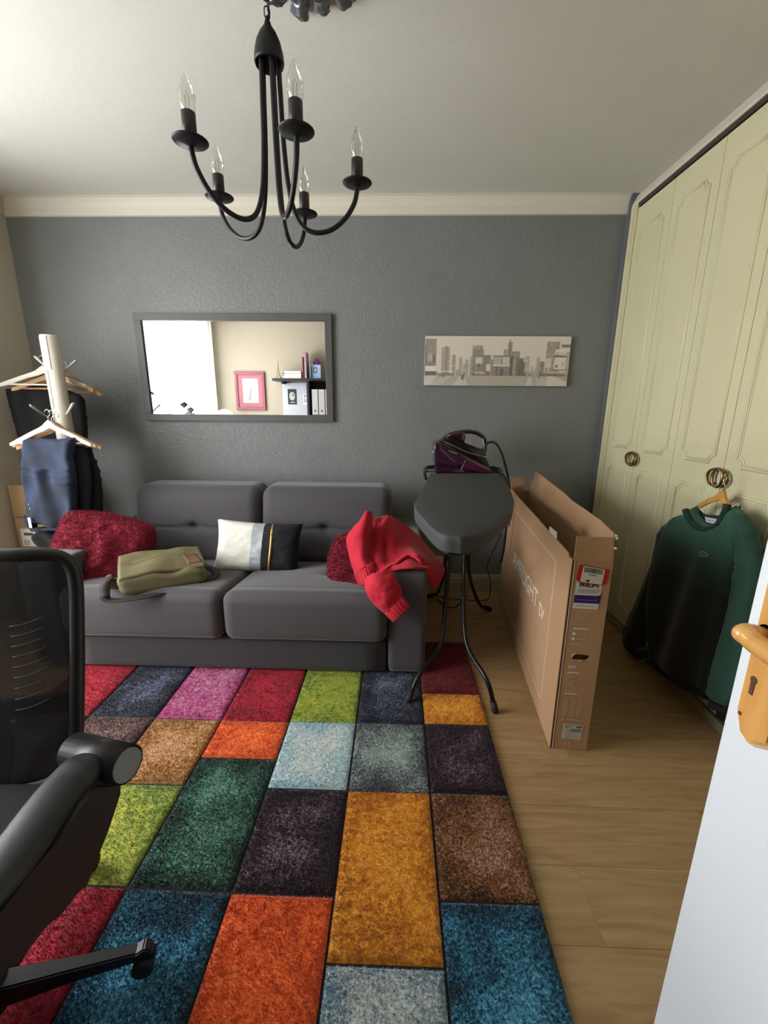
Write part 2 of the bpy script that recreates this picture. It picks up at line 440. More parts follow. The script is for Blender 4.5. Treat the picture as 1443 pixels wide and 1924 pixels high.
while seam - LWD > FY:
    ya, yb = seam - LWD, seam
    d = wobj('door', box(new(), 1.352, 1.372, ya + .0015, yb - .0015, .055, 2.396, bev=.0015), M_ward)
    py0, py1 = ya + .058, yb - .058
    for z0, z1 in ((1.07, 2.28), (.14, .962)):
        bm = new()
        for off, r, xx in ((0, .0055, 1.3515), (.011, .0035, 1.3515)):
            o2 = notch_outline(py0 + off, py1 - off, z0 + off, z1 - off)
            tube(bm, [(xx, p[0], p[1]) for p in o2], r, 6, closed=True)
        o = obj('moulding', xf(bm, Matrix.Translation((-1.35, -1.4, 0))), M_ward, d, True)
    # half of the round pull, on the meeting edge
    side = 1 if leaf % 2 else -1
    cy = ya if leaf % 2 == 0 else yb
    bm = new()
    s2 = 1 if leaf % 2 == 0 else -1
    arc = [(1.338 - .004 * math.cos(a), cy + s2 * (.008 + .050 * math.cos(a)), 1.018 + .040 * math.sin(a)) for a in [(-PI / 2 + .25) + (PI - .5) * k / 14 for k in range(15)]]
    rad = [.0025 + .006 * math.sin(PI * k / 14) for k in range(15)]
    tube(bm, arc, rad, 8, flat=.55)
    arc = [(1.334, cy + s2 * (.002 + .026 * math.cos(a)), 1.018 + .040 * math.sin(a)) for a in [-PI / 2 + PI * k / 14 for k in range(15)]]
    tube(bm, arc, [.003 + .003 * math.sin(PI * k / 14) for k in range(15)], 8)
    tube(bm, [(1.334, cy + s2 * .03, 1.045), (1.352, cy + s2 * .03, 1.045)], .004); tube(bm, [(1.334, cy + s2 * .03, .99), (1.352, cy + s2 * .03, .99)], .004)
    obj('handle', xf(bm, Matrix.Translation((-1.35, -1.4, 0))), M_brass, d)['label'] = 'brass half ring handle'
    seam -= LWD; leaf += 1
if seam > FY + .03: wobj('filler_panel', box(new(), 1.352, 1.372, FY + .01, seam - .002, .055, 2.396), M_ward)

# ================================================================== ROOM DOOR (door_1) open, at the right edge
M_door = mat('door_white', 'd8dde2', .38, col2='d3d9df', scale=2, bump=.05, bscale=60)
dface = .512; dy1 = .572
bm = box(new(), dface, dface + .04, FY + .004, dy1, .008, 2.03, bev=.0015)
d1 = struct('door_1', bm, M_door, label='white room door standing open at the right edge')
M_wood = mat('varnished_beech', 'c08a45', .28, col2='cf9c58', scale=9, stretch=(4, 4, .6), coat=.4, bump=.06, bscale=30)
def dp(y, z, d=0.): return Vector((dface - d, y, z))
# handle plate: long hexagonal-ended wooden plate with a raised right half
zc = .996; yl, yr = dy1 - .020, dy1 - .086; ym = (yl + yr) / 2; yk = dy1 - .039
zt, zb = 1.12, .829
bm = new()
out = [(yl, zt - .03), (yl, zb + .035), (yl - .014, zb + .006), (ym + .002, zb), (ym - .002, zb), (yr + .0, zb + .02), (yr, zb + .035), (yr, zt - .03), (ym, zt)]
n = len(out); a = [bm.verts.new(dp(u, v)) for u, v in out]
inn = [(ym + (u - ym) * .86, (zt + zb) / 2 + (v - (zt + zb) / 2) * .965) for u, v in out]
b = [bm.verts.new(dp(u, v, .008)) for u, v in inn]
for i in range(n): bm.faces.new((a[i], a[(i + 1) % n], b[(i + 1) % n], b[i]))
bm.faces.new(b); bm.faces.new(a[::-1])
hp = obj('handle_plate', bm, M_wood, d1, auto=.5); hp['label'] = 'long varnished wooden handle plate'
bm = new(); prism(bm, [(ym - .006, zb + .012), (yr + .002, zb + .03), (yr + .002, zt - .03), (ym - .006, zt - .012)], .006, .0135, lambda u, v, d: dp(u, v, d)); bmesh.ops.bevel(bm, geom=bm.edges[:], offset=.002, segments=2, affect='EDGES')
obj('raised_strip', bm, M_wood, hp, auto=.5)
M_key = mat('keyhole_dark', '4a2f1c', .7); zk = .917
bm = new(); lathe(bm, [(.0052, -.0006), (.0052, .0006)], M=frame_M(dp(yk + .0, zk + .009, .0086), (0, 1, 0), (0, 0, 1)), seg=14)
prism(bm, [(yk + .0035, zk + .008), (yk + .003, zk - .014), (yk - .003, zk - .014), (yk - .0035, zk + .008)], .0078, .0092, lambda u, v, d: dp(u, v, d))
obj('keyhole', bm, M_key, hp)
bm = new(); lathe(bm, [(.0028, -.001), (.0028, .001)], M=frame_M(dp(yl - .010, zb + .036, .0082), (0, 1, 0), (0, 0, 1)), seg=10)
obj('screw', bm, M_key, hp)
bm = new()
lever = catmull([dp(yk, zc, .008), dp(yk, zc, .02), dp(yk, zc, .030), dp(yk - .014, zc - .001, .036), dp(yk - .05, zc - .003, .037), dp(yk - .09, zc - .003, .036), dp(yk - .115, zc, .036)], 6)
nl = len(lever); tube(bm, lever, [.0095 + .0045 * min(1, i / 8) - .002 * max(0, (i - 20) / 16) for i in range(nl)], 14)
bmesh.ops.create_uvsphere(bm, u_segments=16, v_segments=10, radius=.0155, matrix=Matrix.Translation(dp(yk, zc, .031)) @ Matrix.Diagonal((1.25, 1, .95, 1)))
for f in bm.faces: f.smooth = True
obj('lever', bm, M_wood, d1)['label'] = 'varnished wooden lever handle'
bm = new(); lathe(bm, [(.014, 0), (.014, .012), (.011, .016)], M=frame_M(dp(yk, zc, .008), (0, 1, 0), (0, 0, 1)), seg=20)
bm2 = bm; obj('lever_collar', bm2, mat('aged_bronze', '3b3029', .35, .8), d1)
for z in (.25, 1.05, 1.8):
    bm = new(); lathe(bm, [(.007, -.04), (.007, .04)], (dface + .004, FY + .012, z), 12); obj('hinge', bm, M_brass, d1)
bm = new(); box(bm, DX0, DX0 + .03, FY - .12, FY + .015, 0, 2.06); box(bm, DX0, DX1, FY - .12, FY + .015, 2.045, 2.075)
struct('trim_4', bm, MATS['window_white'], label='white door frame')

# ================================================================== MIRROR
mir = thing('wall_mirror', 'wide rectangular mirror in a dark grey frame on the grey wall', 'mirror', (-1.051, DB, 1.527))
M_frame = mat('dark_grey_lacquer', '4b4a49', .45, bump=.05, bscale=80)
bm = new(); hw, hh, fwd = .632, .334, .044
for (a, b, c, d_) in ((-hw, hw, hh - fwd, hh), (-hw, hw, -hh, -hh + fwd), (-hw, -hw + fwd, -hh + fwd, hh - fwd), (hw - fwd, hw, -hh + fwd, hh - fwd)):
    box(bm, a, b, -.026, -.001, c, d_, bev=.002)
obj('frame', bm, M_frame, mir)
gm = bpy.data.materials.new('mirror_glass'); gm.use_nodes = True; gb = gm.node_tree.nodes['Principled BSDF']
gb.inputs['Base Color'].default_value = (.93, .94, .93, 1); gb.inputs['Metallic'].default_value = 1; gb.inputs['Roughness'].default_value = .01
obj('mirror_glass', box(new(), -hw + fwd - .004, hw - fwd + .004, -.012, -.006, -hh + fwd - .004, hh - fwd + .004), gm, mir)
obj('backing', box(new(), -hw + .02, hw - .02, -.006, -.001, -hh + .02, hh - .02), M_dark, mir)

# ================================================================== CANVAS (city panorama print)
def fillr(img, x0, x1, y0, y1, c, a=1.):
    H, Wd = img.shape[:2]
    X0, X1, Y0, Y1 = int(x0 * Wd), max(int(x0 * Wd) + 1, int(x1 * Wd)), int(y0 * H), max(int(y0 * H) + 1, int(y1 * H))
    img[max(0, Y0):max(0, Y1), max(0, X0):max(0, X1)] = img[max(0, Y0):max(0, Y1), max(0, X0):max(0, X1)] * (1 - a) + np.array(srgb(c) if isinstance(c, str) else c) * a
R = np.random.RandomState(5)
Hc, Wc = 120, 360
img = np.zeros((Hc, Wc, 3)); sky = np.array(srgb('cfc8ba'))
img[:] = sky * (1 + .03 * np.linspace(1, -1, Hc)[:, None, None])
def tower(x0, x1, top, c, win=True, base=.80, a=1.):
    fillr(img, x0, x1, top, base, c, a)
    if win:
        X0, X1, Y0, Y1 = int(x0 * Wc), int(x1 * Wc), int(top * Hc), int(base * Hc)
        if X1 > X0 and Y1 > Y0:
            p = R.uniform(.78, 1.18, (Y1 - Y0, X1 - X0, 1)); p[::3] *= .85; img[Y0:Y1, X0:X1] *= p
for _ in range(46):   # pale distant blocks
    x = R.uniform(.1, .92); w = R.uniform(.008, .03); ce = abs(((x * 3.1) % 1) - .5) * 2
    tower(x, x + w, .80 - R.uniform(.06, .34) * (.4 + ce), '%02x%02x%02x' % tuple(int(q) for q in (R.uniform(140, 185) * np.array([1, .95, .89]))), a=.75)
for q in [(.0, .08, .05, '8f857a'), (.0, .08, .33, '6b625b'), (.115, .175, .22, 'a3998d'), (.14, .16, .2, '8b8177'), (.19, .215, .38, '9b9186'), (.24, .262, .42, 'a49a8e'),
          (.33, .40, .19, '978d82'), (.335, .41, .27, '857b71'), (.40, .46, .38, '7c736a'), (.45, .48, .46, '93897d'), (.545, .57, .26, '9c9286'), (.575, .605, .12, '8c8278'), (.582, .59, .06, '6f665e'),
          (.60, .66, .3, '8b8076'), (.64, .69, .44, '6c635b'), (.655, .70, .52, '5d544d'), (.70, .73, .4, 'aaa094'), (.78, .80, .42, 'a59b8f'), (.80, .835, .5, '857b70'), (.84, .93, .1, '948a7f'), (.86, .90, .12, '9f958a')]:
    tower(*q)
for q in [(.475, .595, .39, '6a615a')]: tower(*q)
for (x0, x1, y0, y1, c) in ((.48, .535, .41, .57, 'b0a79b'), (.54, .59, .41, .56, 'c6beb2'), (.475, .6, .57, .6, 'd6cfc4'), (.48, .6, .6, .80, '81766c'), (.5, .51, .62, .8, '4a423d'), (.53, .55, .65, .8, '4b433e'), (.595, .615, .4, .8, '3e3733'), (.615, .63, .45, .75, '9b9186'),
                            (.0, .008, .15, .58, '4e4641'), (.01, .075, .3, .58, '8a7f76'), (.02, .05, .34, .5, 'aca297'), (.055, .07, .38, .55, '5a514a'), (.005, .08, .6, .715, 'e3ddd2'), (.0, .085, .72, .78, '4b433d'), (.09, .2, .70, .73, 'cfc7bb'), (.09, .2, .75, .8, '6c625a'),
                            (.355, .40, .43, .55, 'cfc7bc'), (.37, .385, .55, .62, '4a423d'), (.345, .42, .72, .76, 'b7aea2'), (.43, .46, .56, .7, 'd3ccc0'),
                            (.90, .99, .42, .66, 'dcd5c9'), (.91, .925, .57, .63, '5a514b'), (.95, .97, .5, .6, 'bcb3a8'), (.89, 1, .33, .36, 'c7bfb3'), (.90, 1.0, .26, .32, 'ded7cb'), (.895, .99, .38, .42, '5b524b'), (.94, 1., .16, .22, '5a514b'), (.84, .88, .44, .64, 'cbc3b7'), (.88, 1., .66, .69, '6d645c'), (.85, 1., .71, .74, 'b9b0a4'), (.80, 1., .75, .8, '5f564f'), (.98, 1., .3, .78, 'a79d91')):
    fillr(img, x0, x1, y0, y1, c, .9)
for _ in range(520):   # windows, hoardings and shop fronts
    x = R.uniform(0, 1); y_ = R.uniform(.12, .78); w_, h_ = R.uniform(.003, .014), R.uniform(.01, .05)
    X_, Y_ = int(x * Wc), int(y_ * Hc)
    if img[Y_, X_].mean() < sky.mean() * .72: img[Y_:Y_ + max(1, int(h_ * Hc)), X_:X_ + max(1, int(w_ * Wc))] *= R.choice([.6, .75, 1.25, 1.5])
for _ in range(60):
    x = R.uniform(0, 1); fillr(img, x, x + R.uniform(.004, .014), R.uniform(.72, .78), .81, '%02x%02x%02x' % tuple(int(q) for q in (R.uniform(60, 130) * np.array([1, .94, .88]))), .6)
img[int(.80 * Hc):] = np.array(srgb('a59c8f'))
for yy in range(int(.80 * Hc), Hc):   # street with converging lines
    t = (yy / Hc - .80) / .2
    img[yy] *= 1 + .05 * R.uniform(-1, 1, (Wc, 1))
    for (c0, c1, w, c) in ((.26, .24, .03, 'cbc4b7'), (.27, .30, .006, 'd8d1c6'), (.74, .74, .02, 'cdc6ba'), (.17, .05, .05, 'b9b0a4'), (.06, -.1, .1, 'd0c9bd'), (.80, .86, .05, 'bfb7ab'), (.88, .97, .08, 'd6cfc4')):
        x = c0 + (c1 - c0) * t; fillr(img, x - w * (.3 + t), x + w * (.3 + t), yy / Hc, (yy + 1) / Hc, c, .7)
fillr(img, .26, .275, .78, .89, '4a433f'); fillr(img, .80, .81, .76, .86, '4a433f'); fillr(img, .125, .14, .78, .84, '6b625a')
sk3 = np.array(srgb('c9c2b4')); m_ = np.ones((Hc, Wc, 1)) * .14; m_[int(.8 * Hc):] = .15
img = img * (1 - m_) + sk3 * m_
pad = np.pad(img, ((1, 1), (1, 1), (0, 0)), 'edge'); img = sum(pad[a:a + Hc, b:b + Wc] * w_ for a, b, w_ in ((0, 1, .12), (2, 1, .12), (1, 0, .12), (1, 2, .12), (1, 1, .52)))
cv = thing('canvas_print', 'long sepia canvas print of a city square on the grey wall', 'picture', (.630, DB, 1.5815))
CW, CHh = .912, .300
obj('stretcher', box(new(), -CW / 2, CW / 2, -.0225, -.001, -CHh / 2, CHh / 2, bev=.0015), mat('canvas_edge', 'b9b1a3', .8), cv)
print_grid('printed_face', img, lambda u, v: Vector(((u - .5) * (CW - .004), -.0235, (v - .5) * (CHh - .004))), attr_mat('canvas_ink', .75), cv)

# ================================================================== THINGS SEEN IN THE MIRROR (front wall)
M_black = mat('black_paint', '1b1a1a', .5)
pk = thing('framed_sketch', 'pencil sketch of a skier in a pink frame, seen in the mirror', 'picture', (-1.97, FY, 1.49))
bm = new()
for q in ((-.2, .2, .21, .25), (-.2, .2, -.25, -.21), (-.2, -.165, -.21, .21), (.165, .2, -.21, .21)): box(bm, q[0], q[1], .001, .025, q[2], q[3], bev=.002)
obj('frame', bm, mat('rose_frame', '7d3442', .4), pk)
im = np.zeros((60, 46, 3)); im[:] = srgb('9a6168'); fillr(im, .18, .82, .12, .88, 'b4b1ab')
for _ in range(14): x = R.uniform(.2, .76); fillr(im, x, x + .03, R.uniform(.2, .32), .36, '9c9a94', .6)
for i in range(20): t = i / 20; fillr(im, .42 + .1 * t, .50 + .1 * t, .38 + .4 * t, .41 + .4 * t, '77757a', .7)
for i in range(20): t = i / 20; fillr(im, .35 + .35 * t, .38 + .35 * t, .62 + .2 * t, .63 + .2 * t, '8c8a8c', .7)
print_grid('sketch', im, lambda u, v: Vector(((.5 - u) * .33, .012, (v - .5) * .42)), attr_mat('paper_ink', .8), pk)
sh = thing('wall_shelf', 'black wall shelf seen in the mirror', 'shelf', (-1.2, FY, 1.63))
obj('board', box(new(), -.41, .45, .001, .22, -.016, .016, bev=.001), M_black, sh)
for xx in (-.3, .3): obj('bracket', box(new(), xx - .01, xx + .01, .001, .15, -.05, -.016), M_black, sh)
def book(x, z, w, h, t, c, lab, flat=False, tilt=0., y=.0):
    b = thing('book', lab, 'book', (x, FY + .13 + y, z), tilt, 'books on the black shelf')
    cm = mat('cover_' + c, c, .5); pg = mat('page_paper', 'd9d3c4', .8)
    if flat:
        bm = new(); box(bm, -w / 2, w / 2, -h / 2, h / 2, 0, .003); box(bm, -w / 2, w / 2, -h / 2, h / 2, t - .003, t); box(bm, -w / 2, -w / 2 + .003, -h / 2, h / 2, 0, t)
        obj('cover', bm, cm, b); obj('pages', box(new(), -w / 2 + .003, w / 2 - .004, -h / 2 + .004, h / 2 - .004, .003, t - .003), pg, b)
    else:
        bm = new(); box(bm, 0, .003, -w / 2, w / 2, 0, h); box(bm, t - .003, t, -w / 2, w / 2, 0, h); box(bm, 0, t, w / 2 - .003, w / 2, 0, h)
        obj('cover', bm, cm, b); obj('pages', box(new(), .003, t - .003, -w / 2 + .004, w / 2 - .004, .003, h - .003), pg, b)
zs = 1.646
book(-1.35, zs, .24, .17, .03, 'c9c6c0', 'pale book at the bottom of the lying stack', True)
book(-1.34, zs + .03, .23, .16, .028, '9aa2a6', 'grey book in the middle of the lying stack', True, .05)
book(-1.35, zs + .058, .23, .16, .034, '6f7263', 'olive grey book on top of the lying stack', True, -.04)
book(-1.215, zs, .15, .26, .014, '9c4a60', 'thin dark pink book standing beside the stack')
book(-1.19, zs, .16, .32, .03, 'a98b94', 'tall mauve book standing upright')
book(-1.13, zs, .13, .16, .022, '5f8c92', 'small teal book standing upright')
cd = thing('photo_card', 'small blue card with a pale oval, standing on the black shelf', 'card', (-1.05, FY + .17, zs))
im = np.zeros((30, 22, 3)); im[:] = srgb('8fa6c8'); yy, xx = np.mgrid[0:30, 0:22]; im[((yy - 11) / 7) ** 2 + ((xx - 11) / 5) ** 2 < 1] = srgb('3d4f74'); im[((yy - 11) / 4) ** 2 + ((xx - 11) / 3) ** 2 < 1] = srgb('b9a9a0')
obj('card_body', box(new(), -.065, .065, -.004, 0, 0, .17), mat('card_blue', '9db0cd', .6), cd)
print_grid('picture_face', im, lambda u, v: Vector(((.5 - u) * .125, .0012, v * .165 + .002)), attr_mat('paper_ink'), cd)
bm = new(); lathe(bm, [(.0, 0), (.045, .001), (.05, .03), (.052, .12), (.045, .2), (.03, .235), (.028, .25), (.0, .25)], seg=20)
tag(obj('vase', bm, mat('magenta_glass', '8a3a8e', .15, trans=.3), None, True), 'rounded magenta vase standing behind the card on the shelf', 'vase').location = (-1.05, FY + .08, zs)
ft = thing('tower_figurine', 'thin bronze tower figurine at the end of the shelf', 'figurine', (-1.55, FY + .12, zs))
bm = new()
for a in range(4):
    s = (1 if a in (0, 3) else -1, 1 if a < 2 else -1); tube(bm, catmull([(s[0] * .03, s[1] * .03, 0), (s[0] * .014, s[1] * .014, .05), (s[0] * .005, s[1] * .005, .12), (0, 0, .2)], 4), .003, 5)
obj('tower_frame', bm, M_brass, ft); obj('platform', box(new(), -.016, .016, -.016, .016, .048, .054), M_brass, ft); obj('spire', tube(new(), [(0, 0, .19), (0, 0, .235)], .002, 5), M_brass, ft)
# poster board below the shelf
pb = thing('pin_board', 'white board with two small dark pictures below the shelf, seen in the mirror', 'pin board', (-1.335, FY, 1.40))
obj('board', box(new(), -.20, .19, .001, .012, -.24, .20), mat('board_white', 'aeb0b8', .4), pb)
im = np.zeros((40, 28, 3)); im[:] = srgb('2a2a2d'); yy, xx = np.mgrid[0:40, 0:28]; im[((yy - 18) / 11) ** 2 + ((xx - 14) / 9) ** 2 < 1] = srgb('a9a5a0'); im[((yy - 15) / 3) ** 2 + ((xx - 11) / 3) ** 2 < 1] = srgb('55504d'); im[33:36, 7:21] = srgb('88868a')
print_grid('dark_picture', im, lambda u, v: Vector((-.10 + .12 * (u - .5) * -1 + .03, .0135, .02 + (v - .5) * .2)), attr_mat('paper_ink'), pb)
im = np.zeros((24, 16, 3)); im[:] = srgb('d5d6dd')
for _ in range(40): x, y_ = R.uniform(0, .8), R.uniform(0, .9); fillr(im, x, x + .2, y_, y_ + .08, ['4d5a86', '8a8fb0', '5d5564'][R.randint(3)], .8)
print_grid('blue_picture', im, lambda u, v: Vector((.10 + .09 * (.5 - u) + .02, .0135, -.01 + (v - .5) * .14)), attr_mat('paper_ink'), pb)
# black shelving with binders
bs = thing('black_bookcase', 'black bookcase holding white files, at the right of the mirror view', 'bookcase', (-.93, FY, 0))
bm = new(); box(bm, -.22, -.19, .001, .3, 0, 1.612); obj('side_panel', bm, M_black, bs)
bm = new(); box(bm, .19, .22, .001, .3, 0, 1.612); obj('side_panel', bm, M_black, bs)
for z in (.02, .42, .82, 1.17): obj('shelf', box(new(), -.19, .19, .001, .3, z, z + .02), M_black, bs)
obj('back_panel', box(new(), -.19, .19, .001, .008, .04, 1.6), M_black, bs)
for i in range(4):
    fl = thing('lever_file', 'white lever arch file, %s on the black bookcase' % ('first from the pin board side', 'second from the pin board side', 'third from the pin board side', 'last from the pin board side')[i], 'file', (-1.085 + i * .086, FY + .16, 1.192), 0, 'white files on the black bookcase')
    obj('spine', box(new(), 0, .075, .09, .135, 0, .315, bev=.002), mat('file_white', 'b4b2af', .5), fl)
    obj('cover', box(new(), .003, .072, -.14, .09, .002, .313), M_black, fl)
    bm = new(); lathe(bm, [(.012, -.001), (.012, .002)], M=frame_M((.037, .135, .05), (1, 0, 0), (0, 0, 1)), seg=12); obj('finger_hole', bm, M_black, fl)
for i, z in enumerate((.84, .86, .885)):
    tag(obj('paper_stack', box(new(), -1.09, -.78, FY + .03, FY + .27, z + .001, z + .02), mat('page_paper', 'd9d3c4', .8)), ('lowest', 'middle', 'topmost')[i] + ' white paper tray below the files', 'paper')
# desk with round mirror and flowers (only their tops show in the mirror)
dk = thing('writing_desk', 'white desk under the pink framed sketch, behind the camera', 'desk', (-1.90, .2, 0))
obj('top', box(new(), -.36, .36, -.3, .3, .72, .745, bev=.002), mat('desk_white', 'd4d2cc', .4), dk)
for a in (-.33, .33):
    for b in (-.26, .26): obj('leg', box(new(), a - .02, a + .02, b - .02, b + .02, 0, .72), MATS['desk_white'], dk)
rm = thing('table_mirror', 'round white rimmed table mirror on the desk, top edge seen in the mirror', 'table mirror', (-2.22, .2, .745))
Mr = frame_M((0, 0, .37), (1, 0, 0), (0, 0, 1))
bm = new(); tube(bm, [(.13 * math.cos(a), 0, .37 + .13 * math.sin(a)) for a in [2 * PI * k / 32 for k in range(32)]], .009, 8, closed=True); obj('rim', bm, MATS['desk_white'], rm)
bm = new(); lathe(bm, [(.128, -.004), (.128, .004)], M=Mr, seg=32); obj('mirror_disc', bm, mat('pale_blue_glass', '9fb4bd', .2), rm)
bm = new(); lathe(bm, [(.07, 0), (.07, .012), (.012, .02), (.009, .24)]); obj('foot', bm, MATS['desk_white'], rm)
stl = thing('side_table', 'small white round table near the window, behind the camera', 'side table', (-2.17, 1.36, 0))
bm = new(); lathe(bm, [(.13, .0), (.13, .015), (.02, .03), (.02, .70), (.15, .71), (.15, .73)], seg=24); obj('pedestal', bm, MATS['desk_white'], stl)
fv = thing('flower_vase', 'grey and mauve artificial flowers by the curtain, seen in the mirror', 'flowers', (-2.17, 1.36, .73))
bm = new(); lathe(bm, [(.03, 0), (.05, .06), (.03, .16), (.022, .2), (.026, .21)], seg=20); obj('vase', bm, mat('vase_grey', '8b8b8f', .4), fv)
M_pet = [mat('petal_mauve', '3c2f38', .7), mat('petal_grey', '6a6a70', .7), mat('petal_white', '8c8d90', .7)]
for i, (x, y_, z) in enumerate(((0, 0, .55), (.07, .02, .5), (.02, -.04, .46), (-.07, 0, .42), (.1, .03, .44))):
    obj('stem', tube(new(), catmull([(0, 0, .18), (x * .6, y_ * .6, .35), (x, y_, z)], 4), .0025, 5), mat('stem_green', '5b6650', .7), fv)
    bm = new()
    for p in range(9):
        a = p * 2.4; t = .3 + .09 * p
        Mp = Matrix.Translation((x, y_, z)) @ Euler((t, 0, a)).to_matrix().to_4x4() @ Matrix.Translation((0, 0, .022)) @ Matrix.Diagonal((.024, .008, .036, 1))
        bmesh.ops.create_icosphere(bm, subdivisions=1, radius=1, matrix=Mp)
    obj('blossom', bm, M_pet[i % 3], fv, True)

# ================================================================== CHANDELIER
M_iron = mat('black_iron', '17161a', .45, .3, bump=.05, bscale=90)
M_bulb = bpy.data.materials.new('bulb_glass'); M_bulb.use_nodes = True
N = M_bulb.node_tree.nodes; L = M_bulb.node_tree.links; N.remove(N['Principled BSDF'])
tr = N.new('ShaderNodeBsdfTransparent'); tr.inputs[0].default_value = (.93, .93, .91, 1); gl = N.new('ShaderNodeBsdfGlossy'); gl.inputs['Roughness'].default_value = .06
fr = N.new('ShaderNodeLayerWeight'); fr.inputs['Blend'].default_value = .35; mx = N.new('ShaderNodeMixShader')
L.new(fr.outputs['Facing'], mx.inputs[0]); L.new(tr.outputs[0], mx.inputs[1]); L.new(gl.outputs[0], mx.inputs[2]); L.new(mx.outputs[0], N['Material Output'].inputs[0])
hx, hy = -.3695, 1.437
ch = thing('chandelier', 'black wrought iron chandelier with five unlit candle bulbs', 'chandelier', (hx, hy, 1.77))
bz = 2.235 - 1.77
bm = new()
lathe(bm, [(.004, bz + .090), (.007, bz + .080), (.011, bz + .068), (.023, bz + .052), (.033, bz + .032), (.0395, bz + .006), (.041, bz - .012), (.0385, bz - .020), (.034, bz - .010), (.032, bz + .006), (.0, bz + .012)][::-1], seg=28)
obj('canopy_cone', bm, M_iron, ch, True)
zcup = 1.95 - 1.78; AR = .243
for k in range(5):
    ang = math.radians([-133, -62, 8, 81, 151][k]); dr = Vector((math.cos(ang), math.sin(ang), 0)); side = Vector((-dr.y, dr.x, 0))
    def q(r, z): return dr * r + Vector((0, 0, z))
    pts = catmull([q(.024, bz + .008), q(.027, bz - .09), q(.031, .25), q(.040, .15), q(.056, .085), q(.080, .050), q(.118, .037), q(.165, .048), q(.206, .080), q(.232, .118), q(.241, .148), q(AR, zcup - .003)], 6)
    a = obj('arm', tube(new(), pts, .0072, 8), M_iron, ch, True)
    cpos = q(AR, zcup)
    bm = new(); lathe(bm, [(.007, -.006), (.012, -.003), (.030, -.001), (.042, .003), (.0445, .0055), (.044, .0065), (.030, .0035), (.014, .002), (.0, .002)], cpos, 28)
    obj('drip_pan', bm, M_iron, ch, True)
    bm = new(); lathe(bm, [(.0172, 0), (.0175, .066), (.015, .068), (.0, .066)], cpos, 20)
    obj('candle_sleeve', bm, mat('dark_brown_sleeve', '241c1e', .4), ch, True)
    bm = new()
    prof = [(.0145, .066), (.0175, .074), (.0198, .088), (.0195, .102), (.016, .118), (.011, .131), (.006, .14), (.004, .147), (.0, .150)]
    seg = 24; rings = []
    for i in range(33):
        z = .066 + .084 * i / 32; rr = np.interp(z, [p[1] for p in prof], [p[0] for p in prof])
        rings.append([bm.verts.new(cpos + Vector((math.cos(t) * rr2, math.sin(t) * rr2, z))) for t in [2 * PI * j / seg for j in range(seg)] for rr2 in [max(.0002, rr * (1 + .07 * math.sin(3 * t + z * 260)))]])
    for r0, r1 in zip(rings, rings[1:]):
        for j in range(seg): f = bm.faces.new((r0[j], r0[(j + 1) % seg], r1[(j + 1) % seg], r1[j])); f.smooth = True
    bl = obj('bulb', bm, M_bulb, ch, True)
    bm = new(); tube(bm, [cpos + Vector(p) for p in ((-.004, 0, .066), (-.005, 0, .10), (0, 0, .112), (.005, 0, .10), (.004, 0, .066))], .0006, 4)
    obj('filament', bm, mat('filament_metal', '6b655c', .4, .8), bl)
# chain up to a ceiling hook
zt = bz + .088; nlk = 8; cl = (2.5 - 1.77 - .02 - zt) / nlk + .0
for i in range(nlk):
    zc_ = zt + cl * (i + .5); hl = cl / 2 + .004
    M = Matrix.Translation((.004 * math.sin(i * 2), 0, zc_)) @ Euler((0, 0, .5 + (PI / 2) * (i % 2))).to_matrix().to_4x4()
    p = [M @ Vector((.0075 * math.cos(a), 0, (hl - .0075) * (1 if math.sin(a) > 0 else -1) + .0075 * math.sin(a))) for a in [2 * PI * k / 16 + .01 for k in range(16)]]
    obj('chain_link', tube(new(), p, .0016, 6, closed=True), M_iron, ch, True)
obj('lamp_wire', tube(new(), catmull([(.002, 0, zt - .02), (.006, .004, zt + .06), (-.004, 0, zt + .11), (.003, -.002, .72)], 6), .0022, 6), M_iron, ch, True)
# ornate silver-grey ceiling rose
M_rose = mat('silver_plaster', '6d7074', .3, .6, bump=.4, bscale=90)
rs = thing('ceiling_rose', 'ornate grey ceiling rose at the top edge above the chandelier', 'ceiling rose', (-.285, 1.49, 2.5))
bm = new(); lathe(bm, [(.0, -.035), (.05, -.034), (.07, -.022), (.11, -.016), (.118, -.006), (.12, -.0005), (.0, -.0005)], seg=32); obj('plate', bm, M_rose, rs, True)
for k in range(12):
    a = 2 * PI * k / 12 + .22
    bm = new(); r0 = .130 + .012 * (k % 2)
    bmesh.ops.create_icosphere(bm, subdivisions=3, radius=1, matrix=Matrix.Translation((math.cos(a) * r0, math.sin(a) * r0, -.016)) @ Euler((0, 0, a)).to_matrix().to_4x4() @ Matrix.Diagonal((.04, .026, .015, 1)))
    for v in bm.verts: v.co += Vector((noise.noise(v.co * 45), noise.noise(v.co * 45 + Vector((9, 0, 0))), noise.noise(v.co * 45 + Vector((0, 9, 0))))) * .018
    obj('petal', bm, M_rose, rs, True)

